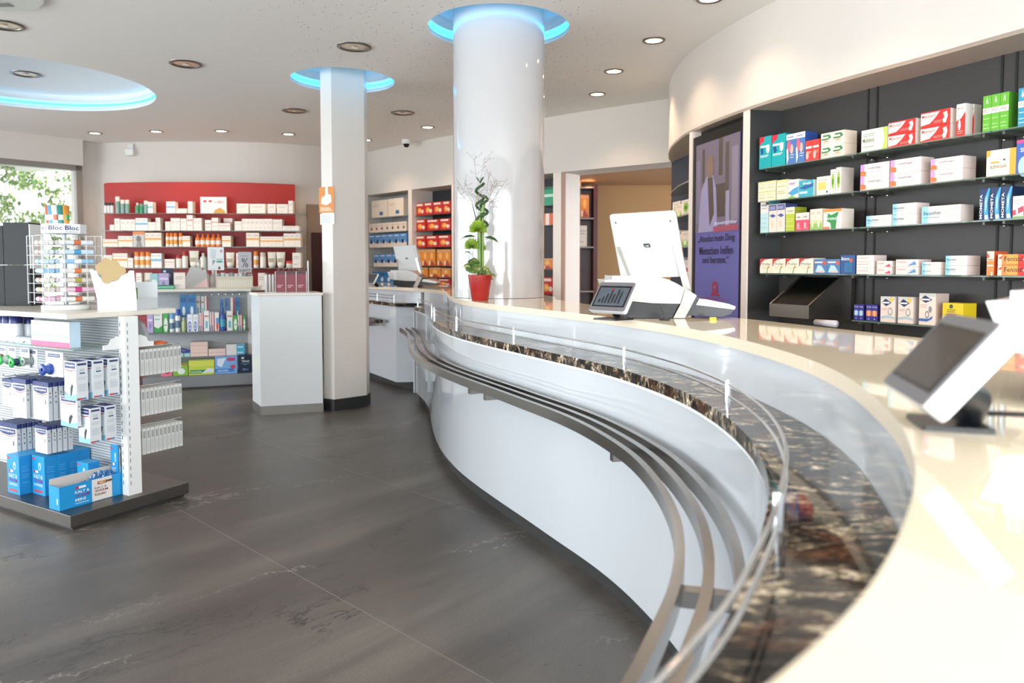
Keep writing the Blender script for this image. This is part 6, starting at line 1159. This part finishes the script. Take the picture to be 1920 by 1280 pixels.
def display(cx, cy, cz, yaw, tilt, w_, h, basexy, label, scr=True, thick=.02, bw=.07):
    """screen plane facing horizontal direction n; base plate under it"""
    t = thing('customer_display', label, 'display', (basexy[0], basexy[1], ZT))
    off = Vector((cx - basexy[0], cy - basexy[1], cz - ZT)); n = Vector((-math.sin(yaw), -math.cos(yaw), 0)); r = Vector((math.cos(yaw), -math.sin(yaw), 0)); dn = (n * math.sin(tilt) + Vector((0, 0, -math.cos(tilt)))).normalized(); N_ = r.cross(dn) * -1
    if N_.dot(n) < 0: N_ = -N_
    o = off - r * w_ / 2 - dn * h / 2
    prof = []
    R_ = .06
    for cx_, cy_, a0 in ((1 - R_, R_, -90), (1 - R_, 1 - R_, 0), (R_, 1 - R_, 90), (R_, R_, 180)):
        for q in range(4): a = math.radians(a0 + q * 30); prof.append((cx_ + R_ * math.cos(a), cy_ + R_ * math.sin(a)))
    MB().extr(prof, o, r * w_, dn * h, -N_, thick, M('#f3f3f2', .25, 0, .4)).build('housing', t, bevel=.004); hs_ = t.children[-1] if t.children else t
    tag(MB().extr([(.5 + (x - .5) * .985, .5 + (y - .5) * .985) for x, y in prof], o + N_ * .0024, r * w_, dn * h, -N_, .002, M('#6d6a6c', .35)).build('bezel', hs_), 'grey bezel')
    b = MB(); b.extr([(.06, .14), (.94, .14), (.94, .86), (.06, .86)], o + N_ * .0032, r * w_, dn * h, -N_, .0008, M('#0e0f11', .15)); b.extr([(.1, .2), (.9, .2), (.9, .82), (.1, .82)], o + N_ * .0036, r * w_, dn * h, -N_, .0004, M('#4d545c', .12, 0, 0, .5, .12) if scr else M('#3a332f', .06))
    if scr:
        for k, hh in enumerate((.12, .2, .3, .42, .3, .46, .4)): b.extr([(.18 + k * .09, .72 - hh), (.23 + k * .09, .72 - hh), (.23 + k * .09, .74), (.18 + k * .09, .74)], o + N_ * .0039, r * w_, dn * h, -N_, .0003, M('#23262b', .3))
        b.extr([(.46 + .04 * math.cos(q), .27 + .05 * math.sin(q)) for q in [k * .63 for k in range(10)]], o + N_ * .0042, r * w_, dn * h, -N_, .0003, M('#7a2f35', .3))
    b.build('screen', hs_)
    bk = off - N_ * (thick + .001) + dn * h * .15; foot = Vector((0, 0, .018)) - n * .02
    q = MB(); q.tube([bk, bk * .5 + foot * .5 - n * .02, foot], .014, M('#22252a', .3), 10, [.02, .022, .02]); q.build('stand', t)
    q = MB(); s1, s2 = r * bw, n * bw
    pts = [(-s1 - s2 * .7), (s1 - s2 * .7), (s1 * .85 + s2), (-s1 * .85 + s2)]
    q.prism([(v.x, v.y) for v in pts], 0, .007, BPL); q.build('base_plate', t, bevel=.002)
    return t
display(.430, 3.17, 1.252, .80, .62, .195, .148, (.445, 3.22), 'small tilted customer display in front of the middle cash terminal')
display(-1.60, 8.30, 1.25, .6, .62, .19, .14, (-1.55, 8.42), 'distant dark customer display on the far counter')
display(.569, .985, 1.260, 1.815, .68, .20, .135, (.640, 1.06), 'large blurred tilted customer display in the right foreground', scr=False, thick=.030, bw=.052)
# small things lying on the counter
p = P(1240, 598, ZT); t = thing('scanner_puck', 'small black round sensor puck with cable before the middle terminal', 'scanner', (p.x, p.y - .07, ZT))
MB().lathe([(0, 0), (.022, 0), (.024, .004), (.018, .008), (0, .009)], (0, 0, 0), BPL, 20).build('puck', t); MB().tube([(0, 0, .009), (-.01, .02, .05), (-.015, .06, .065)], .0012, BPL, 5).build('cable', t)
p = P(1333, 599, ZT); tag(MB().box((-.013, -.008, 0), (.013, .008, .012), M('#e3d84a', .5)).build('note_block', None, (p.x, p.y - .03, ZT)), 'tiny yellow note block lying under the white drawer', 'note')
p = P(1180, 594, ZT); tag(MB().tube([(-.02, .02, .004), (.03, .0, .004), (.07, .03, .004), (.04, .06, .004)], .003, M('#e9e6e0', .4), 6).build('cable', None, (p.x, p.y + .0, ZT)), 'short white cable lying behind the small customer display', 'cable')
tag(MB().tube([(.66, 1.10, ZT + .012), (.74, 1.03, ZT + .022), (.80, .96, ZT + .006), (.88, .93, ZT + .004), (1.0, .98, ZT + .004)], .004, BPL, 8).build('cable', None), 'black cable running from the foreground display to the right', 'cable')
